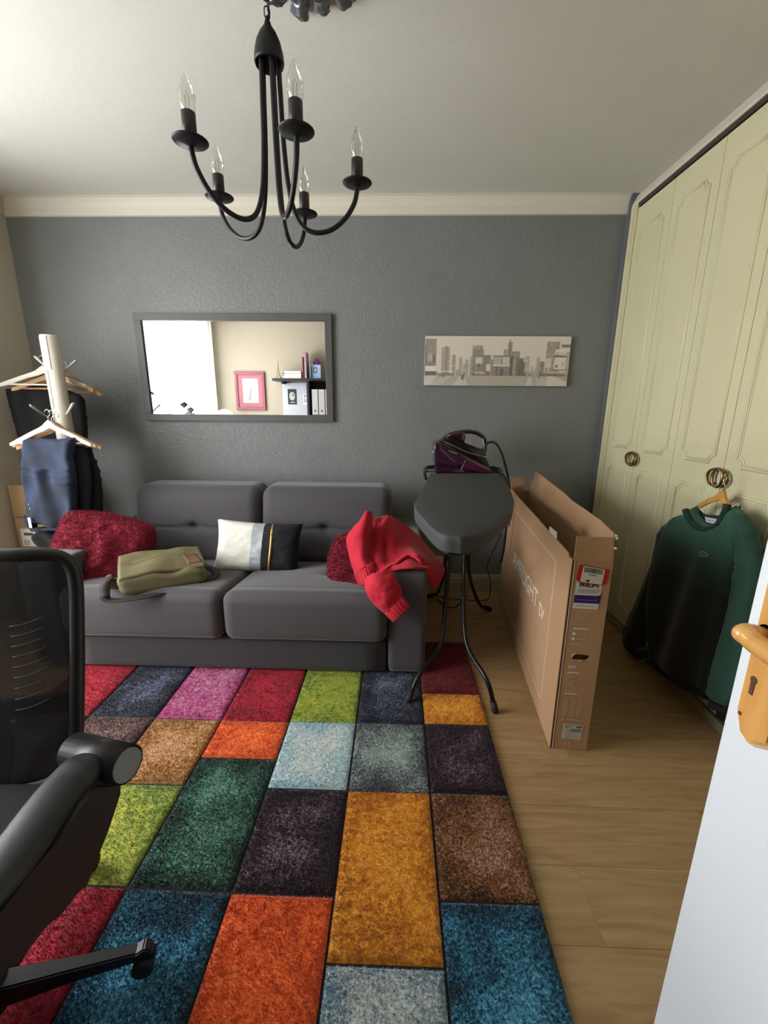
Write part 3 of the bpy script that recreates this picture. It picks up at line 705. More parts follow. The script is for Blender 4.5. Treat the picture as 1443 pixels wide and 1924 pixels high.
# ================================================================== RUG
def fibre_mat(name, cols, sc=60., edge=.06):
    m = bpy.data.materials.new(name); m.use_nodes = True; N = m.node_tree.nodes; L = m.node_tree.links
    b = N['Principled BSDF']; b.inputs['Roughness'].default_value = .75; b.inputs['Specular IOR Level'].default_value = .25
    b.inputs['Sheen Weight'].default_value = .25; b.inputs['Sheen Roughness'].default_value = .5
    g = N.new('ShaderNodeNewGeometry'); mp = N.new('ShaderNodeMapping'); mp.inputs['Scale'].default_value = (1, 1, .15)
    L.new(g.outputs['Position'], mp.inputs['Vector'])
    t = N.new('ShaderNodeTexNoise'); t.inputs['Scale'].default_value = sc; t.inputs['Detail'].default_value = 5; t.inputs['Roughness'].default_value = .75
    t2 = N.new('ShaderNodeTexNoise'); t2.inputs['Scale'].default_value = 7; t2.inputs['Detail'].default_value = 2
    L.new(mp.outputs[0], t.inputs['Vector']); L.new(mp.outputs[0], t2.inputs['Vector'])
    ma = N.new('ShaderNodeMath'); ma.operation = 'MULTIPLY_ADD'; ma.inputs[1].default_value = .28; L.new(t2.outputs['Fac'], ma.inputs[0])
    mb = N.new('ShaderNodeMath'); mb.operation = 'MULTIPLY'; mb.inputs[1].default_value = .72; L.new(t.outputs['Fac'], mb.inputs[0]); L.new(mb.outputs[0], ma.inputs[2])
    r = N.new('ShaderNodeValToRGB'); e = r.color_ramp.elements
    n = len(cols); ps = [.42 + .17 * i / (n - 1) for i in range(n)]
    e[0].position = ps[0]; e[0].color = (*srgb(cols[0]), 1); e[1].position = ps[-1]; e[1].color = (*srgb(cols[-1]), 1)
    for c, p in list(zip(cols, ps))[1:-1]: q = e.new(p); q.color = (*srgb(c), 1)
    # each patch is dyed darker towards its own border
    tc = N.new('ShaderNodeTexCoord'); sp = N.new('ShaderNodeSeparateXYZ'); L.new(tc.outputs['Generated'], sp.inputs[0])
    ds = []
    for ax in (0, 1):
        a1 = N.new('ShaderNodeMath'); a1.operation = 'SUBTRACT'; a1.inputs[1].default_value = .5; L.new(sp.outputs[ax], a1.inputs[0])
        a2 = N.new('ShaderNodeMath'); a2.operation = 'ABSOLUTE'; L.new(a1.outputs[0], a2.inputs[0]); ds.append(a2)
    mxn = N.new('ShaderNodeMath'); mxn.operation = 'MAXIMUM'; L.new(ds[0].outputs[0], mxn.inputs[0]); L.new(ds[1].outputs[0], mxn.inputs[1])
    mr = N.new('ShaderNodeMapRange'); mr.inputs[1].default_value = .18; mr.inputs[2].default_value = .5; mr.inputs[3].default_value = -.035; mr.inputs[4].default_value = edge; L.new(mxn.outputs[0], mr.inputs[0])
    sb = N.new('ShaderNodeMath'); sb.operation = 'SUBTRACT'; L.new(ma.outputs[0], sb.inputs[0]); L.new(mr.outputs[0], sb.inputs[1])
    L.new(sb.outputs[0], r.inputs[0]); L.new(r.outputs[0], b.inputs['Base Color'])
    return m
RC = dict(
    red=(['8a0620', 'a30d2b', 'b51434'], 30), dkred=(['5e0716', '720b1d', '7d0f22'], 30),
    yellow=(['b9741a', 'd8962a', 'e2a83c'], 50), gold=(['c98f2c', 'dba53a', 'd98a28'], 45),
    orange=(['c8501a', 'e0682a', 'e87a35'], 35), plum=(['1c0d18', '2e1826', '3a1e2c', '8a7886'], 170),
    brown=(['4a2c16', '8c5a2a', '9c6d44', 'c0a0a0'], 150), tan=(['8a5e34', 'b4803f', 'c49a78'], 70),
    blue=(['0c2536', '1d5674', '3786a4', '6fb4cc'], 170), navy=(['12131e', '232838', '363d52', '7f88a0'], 170),
    greygreen=(['473f4c', '7b8a88', '93a29c', 'b4c0ba'], 170), pale=(['9fc0ca', 'c6d0d0', 'd6dad7'], 120),
    white=(['6f8c9c', 'b3bdbf', 'cdd0cc', 'd6d8d4'], 150), lime=(['76862c', '9aa83a', 'a8a83e'], 40),
    limebright=(['728634', '96a240', 'b2ae42'], 40), green=(['10241f', '27503f', '3c6c5a', '74a394'], 170),
    pink=(['a03a6e', 'b85a88', 'c48aa8'], 60), umber=(['2c181c', '5e3d36', '947676'], 150), teal=(['2b6a86', '3f8aa0', '245a75'], 80))
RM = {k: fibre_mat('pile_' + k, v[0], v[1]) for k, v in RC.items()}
rug = thing('patchwork_rug', 'thick shaggy rug of bright coloured rectangles in front of the sofa', 'rug', (-.5, 1.1, 0))
RCX, RCY = -.5, 1.1
cells = []
def col(x0, x1, rows):
    for (y0, y1, c) in rows: cells.append((x0, x1, y0, y1, c))
col(.133, .402, [(1.705, 2.15, 'dkred'), (1.51, 1.705, 'yellow'), (1.184, 1.51, 'plum'), (.856, 1.184, 'brown'), (.2, .856, 'blue')])
col(-.15, .133, [(1.9, 2.15, 'orange'), (1.505, 1.9, 'navy'), (1.182, 1.505, 'greygreen'), (.714, 1.182, 'yellow'), (.39, .714, 'white'), (.2, .39, 'green')])
col(-.43, -.15, [(1.9, 2.15, 'red'), (1.503, 1.9, 'lime'), (1.182, 1.503, 'pale'), (.856, 1.182, 'plum'), (.39, .856, 'orange'), (.2, .39, 'plum')])
col(-.718, -.43, [(1.9, 2.15, 'brown'), (1.5, 1.9, 'red'), (1.303, 1.5, 'orange'), (.858, 1.303, 'green'), (.2, .858, 'blue')])
col(-1.0, -.718, [(1.9, 2.15, 'white'), (1.5, 1.9, 'pink'), (1.182, 1.5, 'tan'), (.86, 1.182, 'limebright'), (.2, .86, 'red')])
col(-1.285, -1.0, [(1.9, 2.15, 'blue'), (1.505, 1.9, 'navy'), (1.182, 1.505, 'umber'), (.86, 1.182, 'orange'), (.2, .86, 'greygreen')])
col(-1.57, -1.285, [(1.9, 2.15, 'yellow'), (1.505, 1.9, 'red'), (1.182, 1.505, 'plum'), (.86, 1.182, 'blue'), (.2, .86, 'gold')])
obj('backing', box(new(), -1.568 - RCX, .400 - RCX, 0.202 - RCY, 2.148 - RCY, .0006, .0075), mat('rug_backing', '17141a', .9), rug)
rs_ = np.random.RandomState(11)
for (x0, x1, y0, y1, c) in cells:
    g = .0035; X0, X1, Y0, Y1 = x0 + g, x1 - g, y0 + g, y1 - g; cx, cy = (X0 + X1) / 2, (Y0 + Y1) / 2
    w, h = X1 - X0, Y1 - Y0; nx, ny = max(8, int(w / .012)), max(8, int(h / .012))
    co = []; fs = []
    for j in range(ny + 1):
        for i in range(nx + 1):
            x, y = X0 + w * i / nx, Y0 + h * j / ny
            d = min(x - X0, X1 - x, y - Y0, Y1 - y)
            z = .0155 - .006 * max(0, 1 - d / .012) ** 2 + .0012 * noise.noise(Vector((x * 60, y * 60, 0)))
            co.append((x - cx, y - cy, z))
    base = len(co)
    ring = [i for i in range(nx + 1)] + [j * (nx + 1) + nx for j in range(1, ny + 1)] + [ny * (nx + 1) + i for i in range(nx - 1, -1, -1)] + [j * (nx + 1) for j in range(ny - 1, 0, -1)]
    co += [(co[i][0], co[i][1], .0078) for i in ring]
    for j in range(ny):
        for i in range(nx):
            a = j * (nx + 1) + i; fs.append((a, a + 1, a + nx + 2, a + nx + 1))
    k = len(ring)
    for i in range(k): fs.append((ring[i], base + i, base + (i + 1) % k, ring[(i + 1) % k]))
    dens = 150000 if y0 < 1.2 and x0 > -.75 else 90000
    if y0 >= 1.9 and x1 < .13: dens = 3000
    nb = int(w * h * dens)
    bx = rs_.uniform(-w / 2, w / 2, nb); by = rs_.uniform(-h / 2, h / 2, nb)
    dd = np.minimum(w / 2 - abs(bx), h / 2 - abs(by)); hh_ = rs_.uniform(.0045, .0085, nb) * np.clip(.5 + dd / .012, .5, 1)
    az = rs_.uniform(0, 2 * PI, nb); lean = rs_.uniform(0, .006, nb); laz = rs_.uniform(0, 2 * PI, nb); bw = rs_.uniform(.0008, .0014, nb)
    zb = .0148 - .006 * np.clip(1 - dd / .012, 0, 1) ** 2
    p0 = np.stack([bx - np.cos(az) * bw, by - np.sin(az) * bw, zb], 1); p1 = np.stack([bx + np.cos(az) * bw, by + np.sin(az) * bw, zb], 1)
    tx = bx + np.cos(laz) * lean; ty = by + np.sin(laz) * lean
    tx = np.clip(tx, -w / 2 - .002, w / 2 + .002); ty = np.clip(ty, -h / 2 - .002, h / 2 + .002)
    p2 = np.stack([tx, ty, zb + hh_], 1)
    bv = np.concatenate([p0, p1, p2], 0)
    V = np.concatenate([np.array(co), bv], 0); n0 = len(co)
    me = bpy.data.meshes.new('patch')
    nq = len(fs); nl_ = nq * 4 + nb * 3
    li = np.concatenate([np.array(fs).ravel(), np.stack([n0 + np.arange(nb), n0 + nb + np.arange(nb), n0 + 2 * nb + np.arange(nb)], 1).ravel()])
    ls = np.concatenate([np.arange(nq) * 4, nq * 4 + np.arange(nb) * 3])
    me.vertices.add(len(V)); me.vertices.foreach_set('co', V.ravel().astype(np.float32))
    me.loops.add(nl_); me.loops.foreach_set('vertex_index', li.astype(np.int32))
    me.polygons.add(nq + nb); me.polygons.foreach_set('loop_start', ls.astype(np.int32))
    me.update(calc_edges=True); me.validate()
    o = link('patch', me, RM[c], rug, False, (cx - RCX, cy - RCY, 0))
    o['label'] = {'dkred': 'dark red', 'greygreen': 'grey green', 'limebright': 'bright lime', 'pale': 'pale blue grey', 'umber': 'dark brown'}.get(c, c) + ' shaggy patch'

# ================================================================== SOFA
def sofa_mat():
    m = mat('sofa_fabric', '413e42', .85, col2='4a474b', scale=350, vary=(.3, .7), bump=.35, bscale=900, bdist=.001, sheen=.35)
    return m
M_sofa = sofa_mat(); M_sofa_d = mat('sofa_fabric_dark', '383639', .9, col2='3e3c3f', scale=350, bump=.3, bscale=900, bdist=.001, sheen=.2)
sf = thing('sofa', 'grey fabric two seat sofa with tufted cushions against the grey wall', 'sofa', (-.82, 2.33, 0))
SX, SY = -.82, 2.33
def place_soft(name, x0, x1, y0, y1, z0, z1, r, m, n=14, f=None, parent=None):
    bm = soft_box((x1 - x0, y1 - y0, z1 - z0), r, n, f)
    xf(bm, Matrix.Translation(((x0 + x1) / 2 - SX, (y0 + y1) / 2 - SY, (z0 + z1) / 2)))
    return obj(name, bm, m, parent or sf, True)
Z0 = .024
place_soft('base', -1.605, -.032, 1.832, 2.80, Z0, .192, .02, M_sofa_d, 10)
place_soft('back_frame', -1.605, -.032, 2.76, 2.85, Z0, .66, .03, M_sofa, 10)
def arm_f(p):
    return p
ar = place_soft('armrest', -.03, .157, 1.83, 2.85, Z0, .562, .028, M_sofa, 14)
al = place_soft('armrest', -1.795, -1.608, 1.83, 2.85, Z0, .562, .028, M_sofa, 14)
for x in (-1.72, .08):
    for y in (1.92, 2.76): obj('foot', box(new(), x - .03 - SX, x + .03 - SX, y - .03 - SY, y + .03 - SY, .001 if y > 2.2 or True else .02, Z0 + .005), M_black, sf)
def seat_f(sx):
    def f(p):
        x, y, z = p.x, p.y, p.z
        if z > 0:
            z += .012 * (1 - (x / .4) ** 2) * (1 - (y / .34) ** 2)
            # tuft dimple and short pleats in the seat
            d = math.hypot((x - sx) / 1.4, y + .02)
            z -= .016 * math.exp(-(d / .035) ** 2) + .004 * math.exp(-((y + .02) / .012) ** 2) * max(0, 1 - abs(x - sx) / .10)
            z -= .004 * math.exp(-((y + .255) / .008) ** 2)   # front seam
        if z > 0: z -= .125 * max(0, y + .30)
        z += .0015 * noise.noise(Vector((x * 6, y * 6, z * 6)))
        if y < -.2: y -= .010 * math.cos(max(-1, min(1, z / .15)) * PI / 2)
        return Vector((x, y, z))
    return f
place_soft('seat_cushion', -1.604, -.817, 1.80, 2.50, .194, .442, .05, M_sofa, 44, seat_f(.0))
place_soft('seat_cushion', -.812, -.032, 1.80, 2.50, .194, .442, .05, M_sofa, 44, seat_f(.08))
def back_f(p):
    x, y, z = p.x, p.y, p.z
    t = (z + .235) / .47
    if y < 0:
        y -= .030 * (1 - (x / .41) ** 2) * (1 - (z / .24) ** 2)
        zc = z + .004 - .004 * math.exp(-(x / .1) ** 2)
        y += .017 * math.exp(-(zc / .006) ** 2) + .016 * math.exp(-(zc / .03) ** 2) * math.exp(-(x / .09) ** 2) + .022 * math.exp(-((zc / .022) ** 2 + (x / .026) ** 2)) + .006 * math.exp(-(x / .008) ** 2) * math.exp(-(zc / .05) ** 2)
    y += .085 * t
    y += .002 * noise.noise(Vector((x * 5, z * 5, 3)))
    return Vector((x, y, z))
for (a, b) in ((-1.612, -.826), (-.822, -.022)):
    place_soft('back_cushion', a, b, 2.42, 2.68, .34, .818, .072, M_sofa, 92, back_f)
for (x0, x1, y0, y1, z0, z1) in ((-.034, -.028, 1.829, 1.833, .04, .19),): pass

# ================================================================== CUSHIONS
def fur_blades(bm, n, length, rs, wid=.0012):
    faces = [f for f in bm.faces]; areas = np.array([f.calc_area() for f in faces]); pr = areas / areas.sum()
    idx = rs.choice(len(faces), n, p=pr)
    for k in idx:
        f = faces[k]; vs = f.verts; a, b = rs.uniform(0, 1, 2)
        p = vs[0].co.lerp(vs[1].co, a).lerp(vs[-1].co.lerp(vs[2].co, a) if len(vs) > 3 else vs[2].co, b)
        nrm = f.normal; d = Vector(rs.uniform(-1, 1, 3)); s = nrm.cross(d).normalized() * wid
        tip = p + nrm * length * rs.uniform(.6, 1.1) + d * length * .7
        bm.faces.new((bm.verts.new(p - s), bm.verts.new(p + s), bm.verts.new(tip)))
def pillow(name, label, cat, w, h, t, M, m, n=28, mfun=None, fur=0, wr=.004, seed=0, ex=.55, rnd_=0.):
    bm = new()
    def P(sgn):
        def q(u, v):
            a, b = 2 * u - 1, 2 * v - 1
            k = ((1 - a ** 4) * (1 - b ** 4)) ** ex if abs(a) < 1 and abs(b) < 1 else 0
            pin = 1 - .07 * (1 - abs(b) ** 2) * a * a; pin2 = 1 - .08 * (1 - abs(a) ** 2) * b * b
            if rnd_ or fur: q_ = (rnd_ or .25) * .5 * a * a * b * b; pin = 1 - q_; pin2 = 1 - q_
            wz = wr * noise.noise(Vector((a * 3 + seed, b * 3, sgn * 2))) * 2.2 + wr * .8 * noise.noise(Vector((a * 9 + seed, b * 9, sgn)))
            return Vector((a * w / 2 * pin, sgn * (t / 2 * k + wz * k), b * h / 2 * pin2))
        return q
    grid_surf(bm, P(-1), n, n, mi=(mfun or 0)); grid_surf(bm, P(1), n, n, mi=(mfun or 0))
    bmesh.ops.remove_doubles(bm, verts=bm.verts, dist=1e-5)
    bmesh.ops.recalc_face_normals(bm, faces=bm.faces); bm.normal_update()
    if fur: fur_blades(bm, fur, .011, np.random.RandomState(seed + 3))
    me = bpy.data.meshes.new(name); bm.to_mesh(me); bm.free()
    o = link(name, me, m, None, False); o.matrix_world = M
    return tag(o, label, cat)
def PM(loc, rx, ry, rz): return Matrix.Translation(loc) @ Euler((rx, ry, rz), 'ZYX').to_matrix().to_4x4()
M_fur = mat('red_plush', '7a0424', .85, col2='8a082c', scale=25, bump=.3, bscale=300, sheen=.12)
pillow('throw_cushion', 'large fluffy red cushion leaning at the left end of the sofa', 'cushion', .51, .48, .20, PM((-1.590, 2.13, .485), -.40, .16, .12), M_fur, 40, fur=60000, wr=.014, seed=2, ex=.5)
pillow('throw_cushion', 'red plush cushion half hidden under the red sweatshirt', 'cushion', .38, .34, .16, PM((-.165, 2.08, .492), -.40, .12, -.3), M_fur, 36, fur=36000, wr=.006, seed=9, ex=.42, rnd_=.55)
M_cw = [mat('cushion_white', 'd6d5c9', .75, bump=.3, bscale=500), mat('cushion_silver', '9aa0a6', .35, col2='b4b9bd', scale=8), mat('cushion_black', '0e0d10', .85, bump=.2, bscale=500)]
def cmf(u, v): return 0 if u < .43 else (1 if u < .575 else 2)
Mc = PM((-.775, 2.265, .515), -.36, .04, .03)
cu = pillow('throw_cushion', 'rectangular cushion, half white half black with silver and gold stripes', 'cushion', .49, .30, .13, Mc, M_cw, 40, mfun=cmf, wr=.004, seed=5)
bm = new()
def rib(u, v):
    a, b = 2 * (.668 + .026 * (u - .5)) - 1, (2 * v - 1) * .96
    k = ((1 - a ** 4) * (1 - b ** 4)) ** .55
    return Vector((a * .245 * (1 - .07 * (1 - b * b) * a * a) + .006 * math.sin(v * 3), -(.065 * k + .0035), b * .15 * (1 - .08 * (1 - a * a) * b * b)))
grid_surf(bm, rib, 2, 24, thick=.001); obj('gold_ribbon', bm, mat('gold_satin', 'b08a4a', .3, .6), cu, True)

# ================================================================== MESSENGER BAG
M_olive = mat('olive_canvas', '655f3f', .7, col2='706947', scale=14, bump=.35, bscale=30, bdist=.004)
M_olive2 = mat('olive_canvas_pale', '6a6648', .7, bump=.3, bscale=40, bdist=.003)
M_strap = mat('brown_leather', '241916', .75, bump=.2, bscale=120)
M_tan = mat('tan_leather', '6f5138', .5)
bg_ = thing('messenger_bag', 'olive canvas messenger bag with a brown strap lying on the left seat', 'bag', (-1.165, 1.97, .42), -.0)
bg_.rotation_euler = (math.radians(0), math.radians(0), math.radians(32))
def bagf(p):
    if p.z > 0: p.z *= 1.12 - .9 * max(0, p.x) - .6 * max(0, -p.y); p.z += .012 * noise.noise(Vector((p.x * 9, p.y * 9, p.z * 7)))
    p.y *= 1 + .35 * p.x; p.x += .05 * p.y * (1 if p.z > 0 else .4); p.z += .006 * math.sin(p.x * 40 + p.y * 25) * (p.z > 0)
    p.x += .008 * noise.noise(Vector((p.y * 10, p.z * 10, 4)))
    return p
bm = soft_box((.38, .27, .10), .035, 26, bagf); xf(bm, Matrix.Translation((0, 0, .055))); obj('bag_body', bm, M_olive2, bg_, True)
def flapP(u, v):
    x = -.185 + .37 * u; y = .135 - .255 * v
    z = .062 + .056 * (1.12 - .9 * max(0, x) - .6 * max(0, -y)) + .008 * math.sin(PI * u) - .045 * max(0, v - .82) ** 1.5 / .076 * .6 + .006 * noise.noise(Vector((x * 12, y * 12, 8))) + .004 * math.sin(u * 9 + v * 5)
    return Vector((x, y, z))
bm = grid_surf(new(), flapP, 30, 24, thick=.005); fl = obj('flap', bm, M_olive, bg_, True)
def on_flap(u, v, dz=.004): p = flapP(u, v); return p + Vector((0, 0, dz))
obj('seam_piping', tube(new(), [on_flap(.02 + .95 * k / 20, .62 - .1 * math.sin(k / 20 * 2)) for k in range(21)], .003, 6), M_tan, fl, True)
obj('edge_piping', tube(new(), [flapP(0.0, k / 20) for k in range(21)] + [flapP(k / 20, 1.) for k in range(1, 21)], .0035, 6), M_tan, fl, True)
bm = grid_surf(new(), lambda u, v: on_flap(.74 + .18 * u + .05 * v, .42 + .5 * v, .003), 6, 12, thick=.003); obj('leather_patch', bm, M_tan, fl, True)
bm = grid_surf(new(), lambda u, v: on_flap(.55 + .09 * u, .66 + .03 * v, .003), 4, 2, thick=.002); obj('logo_tab', bm, M_strap, fl, True)
bm = soft_box((.12, .10, .055), .018, 12, bagf); xf(bm, Matrix.Translation((-.185, -.02, .05)) @ Euler((0, .3, .2)).to_matrix().to_4x4()); obj('side_pocket', bm, M_olive, bg_, True)
st = catmull([(.17, .02, .06), (.225, -.02, .035), (.235, -.07, .016), (.16, -.115, .012), (.0, -.158, .010), (-.12, -.175, .012), (-.235, -.14, .014), (-.245, -.11, .05), (-.235, -.075, .085), (-.19, -.05, .098), (-.15, -.03, .10)], 8)
bm = new()
W_ = []
for i, p in enumerate(st):
    t = (st[min(i + 1, len(st) - 1)] - st[max(0, i - 1)]).normalized(); s = t.cross(Vector((0, 0, 1)))
    if s.length < .3: s = Vector((0, 1, 0))
    s.normalize(); wdt = .021; W_.append((p - s * wdt, p + s * wdt))
vs = [(bm.verts.new(a), bm.verts.new(b)) for a, b in W_]
for a, b in zip(vs, vs[1:]): bm.faces.new((a[0], b[0], b[1], a[1]))
bm.normal_update(); bmesh.ops.solidify(bm, geom=bm.faces[:], thickness=.004); obj('strap', bm, M_strap, bg_, True)
obj('buckle', box(new(), -.215, -.17, -.075, -.035, .095, .103, bev=.003), M_brass, bg_)

# ================================================================== RED SWEATSHIRT
M_red = mat('red_fleece', 'b00a26', .85, col2='bb0f2c', scale=10, bump=.3, bscale=500, bdist=.001, sheen=.12)
def cr1(P, t):
    n = len(P) - 1; t = min(max(t, 0), 1) * n; i = min(int(t), n - 1); f = t - i
    p0 = P[i - 1] if i > 0 else P[0] * 2 - P[1]; p1, p2 = P[i], P[i + 1]; p3 = P[i + 2] if i + 2 <= n else P[n] * 2 - P[n - 1]
    return .5 * ((2 * p1) + (p2 - p0) * f + (2 * p0 - 5 * p1 + 4 * p2 - p3) * f * f + (3 * p1 - p0 - 3 * p2 + p3) * f ** 3)
hd = thing('sweatshirt', 'bright red sweatshirt crumpled over the right arm of the sofa', 'sweatshirt', (0, 2.0, .565))
HM = Matrix.Translation((0, -2.0, -.565))
def cloth_piece(name, rows, nu, nv, fold, th=.009):
    G3 = [[atY(*q) for q in r_] for r_ in rows]
    def P(u, v):
        p = cr1([cr1(r_, u) for r_ in G3], v)
        return p + Vector((-.1, -.9, .35)) * fold(u, v, p)
    return obj(name, xf(grid_surf(new(), P, nu, nv, thick=th), HM), M_red, hd, True)
def ridge(x): return 1 - abs(math.sin(x)) ** .7
def fA_(u, v, p): return .012 * math.sin(PI * u) + .007 * noise.noise(Vector((u * 3, v * 5, 1))) * 1.5
cloth_piece('body', [[(683, 977, 2.06), (690, 963, 2.04), (694, 960, 2.07), (697, 972, 2.10)], [(664, 996, 2.02), (678, 990, 1.99), (689, 989, 2.0), (695, 1000, 2.06)], [(654, 1014, 1.99), (670, 1012, 1.96), (684, 1014, 1.96), (692, 1022, 2.02)],
    [(660, 1048, 1.95), (673, 1044, 1.92), (684, 1044, 1.91), (692, 1050, 1.96)], [(670, 1080, 1.91), (680, 1072, 1.885), (690, 1065, 1.87), (699, 1059, 1.90)]], 26, 44, fA_, .011)
def fH(u, v, p): return .004 + .0012 * math.sin(u * 110) + .004 * math.sin(PI * v)
cloth_piece('hem_band', [[(669, 1079, 1.905), (680, 1071, 1.88), (690, 1064, 1.865), (699, 1057, 1.895)], [(680, 1102, 1.875), (688, 1097, 1.85), (696, 1087, 1.835), (705, 1077, 1.86)]], 60, 6, fH, .010)
def fB_(u, v, p):
    a = .014 * math.sin(u * 23 + 3 * v) * math.exp(-((u - .22) / .2) ** 2) * math.sin(PI * min(1, v + .12))
    b = .020 * math.sin((u * 7 - v * 6)) * (1 if u > .3 else .3) * math.sin(PI * min(1, .15 + v * .8))
    return a + b + .014 * noise.noise(Vector((u * 6, v * 4, 7))) + .006 * noise.noise(Vector((u * 14, v * 9, 2)))
cloth_piece('body_back', [[(697, 976, 2.14), (712, 974, 2.18), (730, 972, 2.22), (748, 981, 2.26), (776, 1001, 2.30), (806, 1034, 2.32), (833, 1066, 2.26)],
    [(694, 1003, 2.06), (706, 1000, 2.06), (722, 1000, 2.09), (740, 1003, 2.12), (768, 1018, 2.16), (798, 1045, 2.07), (833, 1073, 2.18)],
    [(692, 1032, 1.99), (704, 1032, 1.98), (719, 1034, 2.00), (738, 1034, 2.01), (762, 1034, 2.04), (790, 1047, 1.95), (829, 1085, 2.06)],
    [(696, 1058, 1.92), (708, 1060, 1.90), (724, 1060, 1.90), (743, 1055, 1.92), (766, 1043, 1.95), (790, 1052, 1.92), (821, 1097, 2.00)],
    [(701, 1079, 1.87), (713, 1079, 1.85), (729, 1070, 1.85), (747, 1059, 1.87), (768, 1047, 1.91), (790, 1060, 1.88), (811, 1105, 1.97)]], 80, 60, fB_, .011)
cloth_piece('inner_hem', [[(728, 1062, 1.93), (748, 1052, 1.93), (772, 1046, 1.96), (806, 1062, 1.99)], [(736, 1074, 1.822), (756, 1070, 1.818), (780, 1069, 1.82), (806, 1070, 1.86)]], 30, 10, lambda u, v, p: .006 * math.sin(u * 14) * math.sin(PI * v), .007)
def fS(u, v, p): return .034 * math.sin(PI * u) ** .8 + .006 * math.sin(v * 9 + u * 4) * math.sin(PI * u) + .006 * noise.noise(Vector((u * 5, v * 6, 3)))
cloth_piece('sleeve', [[(688, 1088, 1.85), (702, 1080, 1.84), (718, 1076, 1.83), (735, 1070, 1.84)], [(690, 1108, 1.80), (706, 1100, 1.785), (724, 1094, 1.785), (742, 1088, 1.80)], [(700, 1127, 1.785), (714, 1118, 1.78), (730, 1111, 1.78), (750, 1103, 1.79)],
    [(714, 1141, 1.785), (724, 1132, 1.78), (736, 1125, 1.78), (753, 1115, 1.785)], [(727, 1151, 1.785), (734, 1143, 1.78), (742, 1134, 1.78), (754, 1120, 1.785)]], 26, 50, fS, .010)
cloth_piece('cuff', [[(726, 1151, 1.78), (735, 1142, 1.78), (743, 1134, 1.78), (755, 1119, 1.78)], [(741, 1166, 1.775), (750, 1158, 1.77), (758, 1150, 1.77), (768, 1139, 1.775)]], 70, 8, lambda u, v, p: .026 * math.sin(PI * u) ** .8 + .0014 * math.sin(u * 120) + .004 * math.sin(PI * v), .010)

# ================================================================== IRONING BOARD
M_cover = mat('board_cover', '303032', .7, col2='373739', scale=200, bump=.25, bscale=500, bdist=.001)
M_tube = mat('black_tube', '19191c', .3, .5)
M_rub = mat('black_rubber', '0f0f10', .7)
M_chrome = mat('chrome_wire', 'b0b0ac', .2, 1.)
IB = (.28, 1.75)
ib = thing('ironing_board', 'ironing board with charcoal cover standing on bent black tube legs', 'ironing board', (IB[0], IB[1], 0))
IM = Matrix.Translation((-IB[0], -IB[1], 0))
BZ = .95
outl = catmull([atZ(x, y, BZ) for x, y in ((866, 1009), (908, 999), (945, 972), (966, 943), (955, 908), (939, 888))], 6)
outr = catmull([atZ(x, y, BZ) for x, y in ((809, 888), (788, 925), (778, 948), (796, 974), (826, 1001), (866, 1009))], 6)
pl_ = [(p.x, p.y) for p in outl] + [(p.x, p.y) for p in outr[:-1]]
cxm = sum(p[0] for p in pl_) / len(pl_); cym = sum(p[1] for p in pl_) / len(pl_)
bm = new(); lay = [(.93, BZ), (.985, BZ - .003), (1.0, BZ - .010), (1.0, BZ - .022), (.985, BZ - .05), (.955, BZ - .052)]
rings = [[bm.verts.new((cxm + (x - cxm) * s, cym + (y - cym) * (1 - (1 - s) * .5), z)) for x, y in pl_] for s, z in lay]
n = len(pl_)
for a, b in zip(rings, rings[1:]):
    for i in range(n): f = bm.faces.new((a[i], a[(i + 1) % n], b[(i + 1) % n], b[i])); f.smooth = True
bm.faces.new(rings[0]); bm.faces.new(rings[-1][::-1])
obj('cover', xf(bm, IM), M_cover, ib, auto=.9)
bm = new(); prism(bm, [(cxm + (x - cxm) * .93, cym + (y - cym) * .96) for x, y in pl_], BZ - .062, BZ - .052, lambda u, v, d: Vector((u, v, d))); obj('metal_top', xf(bm, IM), M_tube, ib)
# legs: near feet pair runs up and away, far feet pair runs up towards the viewer
def leg(name, pts, r): return obj(name, xf(tube(new(), catmull(pts, 10), r, 12), IM), M_tube, ib, True)
fA, fB = atZ(768, 1313, .03), atZ(930, 1334, .014); fC, fD = atZ(919, 1144, .014), atZ(806, 1120, .014)
LT = .886
leg('leg', [fA, fA + Vector((.055, .06, .10)), atY(828, 1210, 1.82), atY(838, 1120, 1.95), atY(845, 1030, 2.08), atY(846, 985, 2.2)], .0105)
leg('leg', [fB, fB + Vector((-.035, .04, .12)), atY(877, 1210, 1.80), atY(871, 1120, 1.93), atY(874, 1030, 2.06), atY(876, 985, 2.18)], .0105)
leg('leg', [fC, fC + Vector((-.07, -.05, .05)), atY(886, 1098, 2.40), atY(880, 1060, 2.15), atY(884, 1020, 1.75), atY(888, 1004, 1.55)], .0105)
leg('leg', [fD, fD + Vector((.05, -.05, .045)), atY(832, 1090, 2.45), atY(836, 1060, 2.2), atY(837, 1020, 1.75), atY(836, 1000, 1.55)], .0105)
for p, q, zz in ((fA, Vector((.02, .03, .045)), 0), (fB, Vector((-.01, .012, .04)), 0), (fC, Vector((-.035, -.02, .022)), 0), (fD, Vector((.03, -.02, .02)), 0)):
    obj('rubber_foot', xf(tube(new(), [p - q * .28, p, p + q * .9], [.0125, .0155, .0135], 14), IM), M_rub, ib, True)
bm = new(); tube(bm, catmull([atY(829, 1016, 1.50), atY(838, 1015, 1.49), atY(860, 1017, 1.48), atY(882, 1020, 1.49), atY(896, 1020, 1.50)], 5), .0035, 8); obj('cross_wire', xf(bm, IM), M_chrome, ib, True)
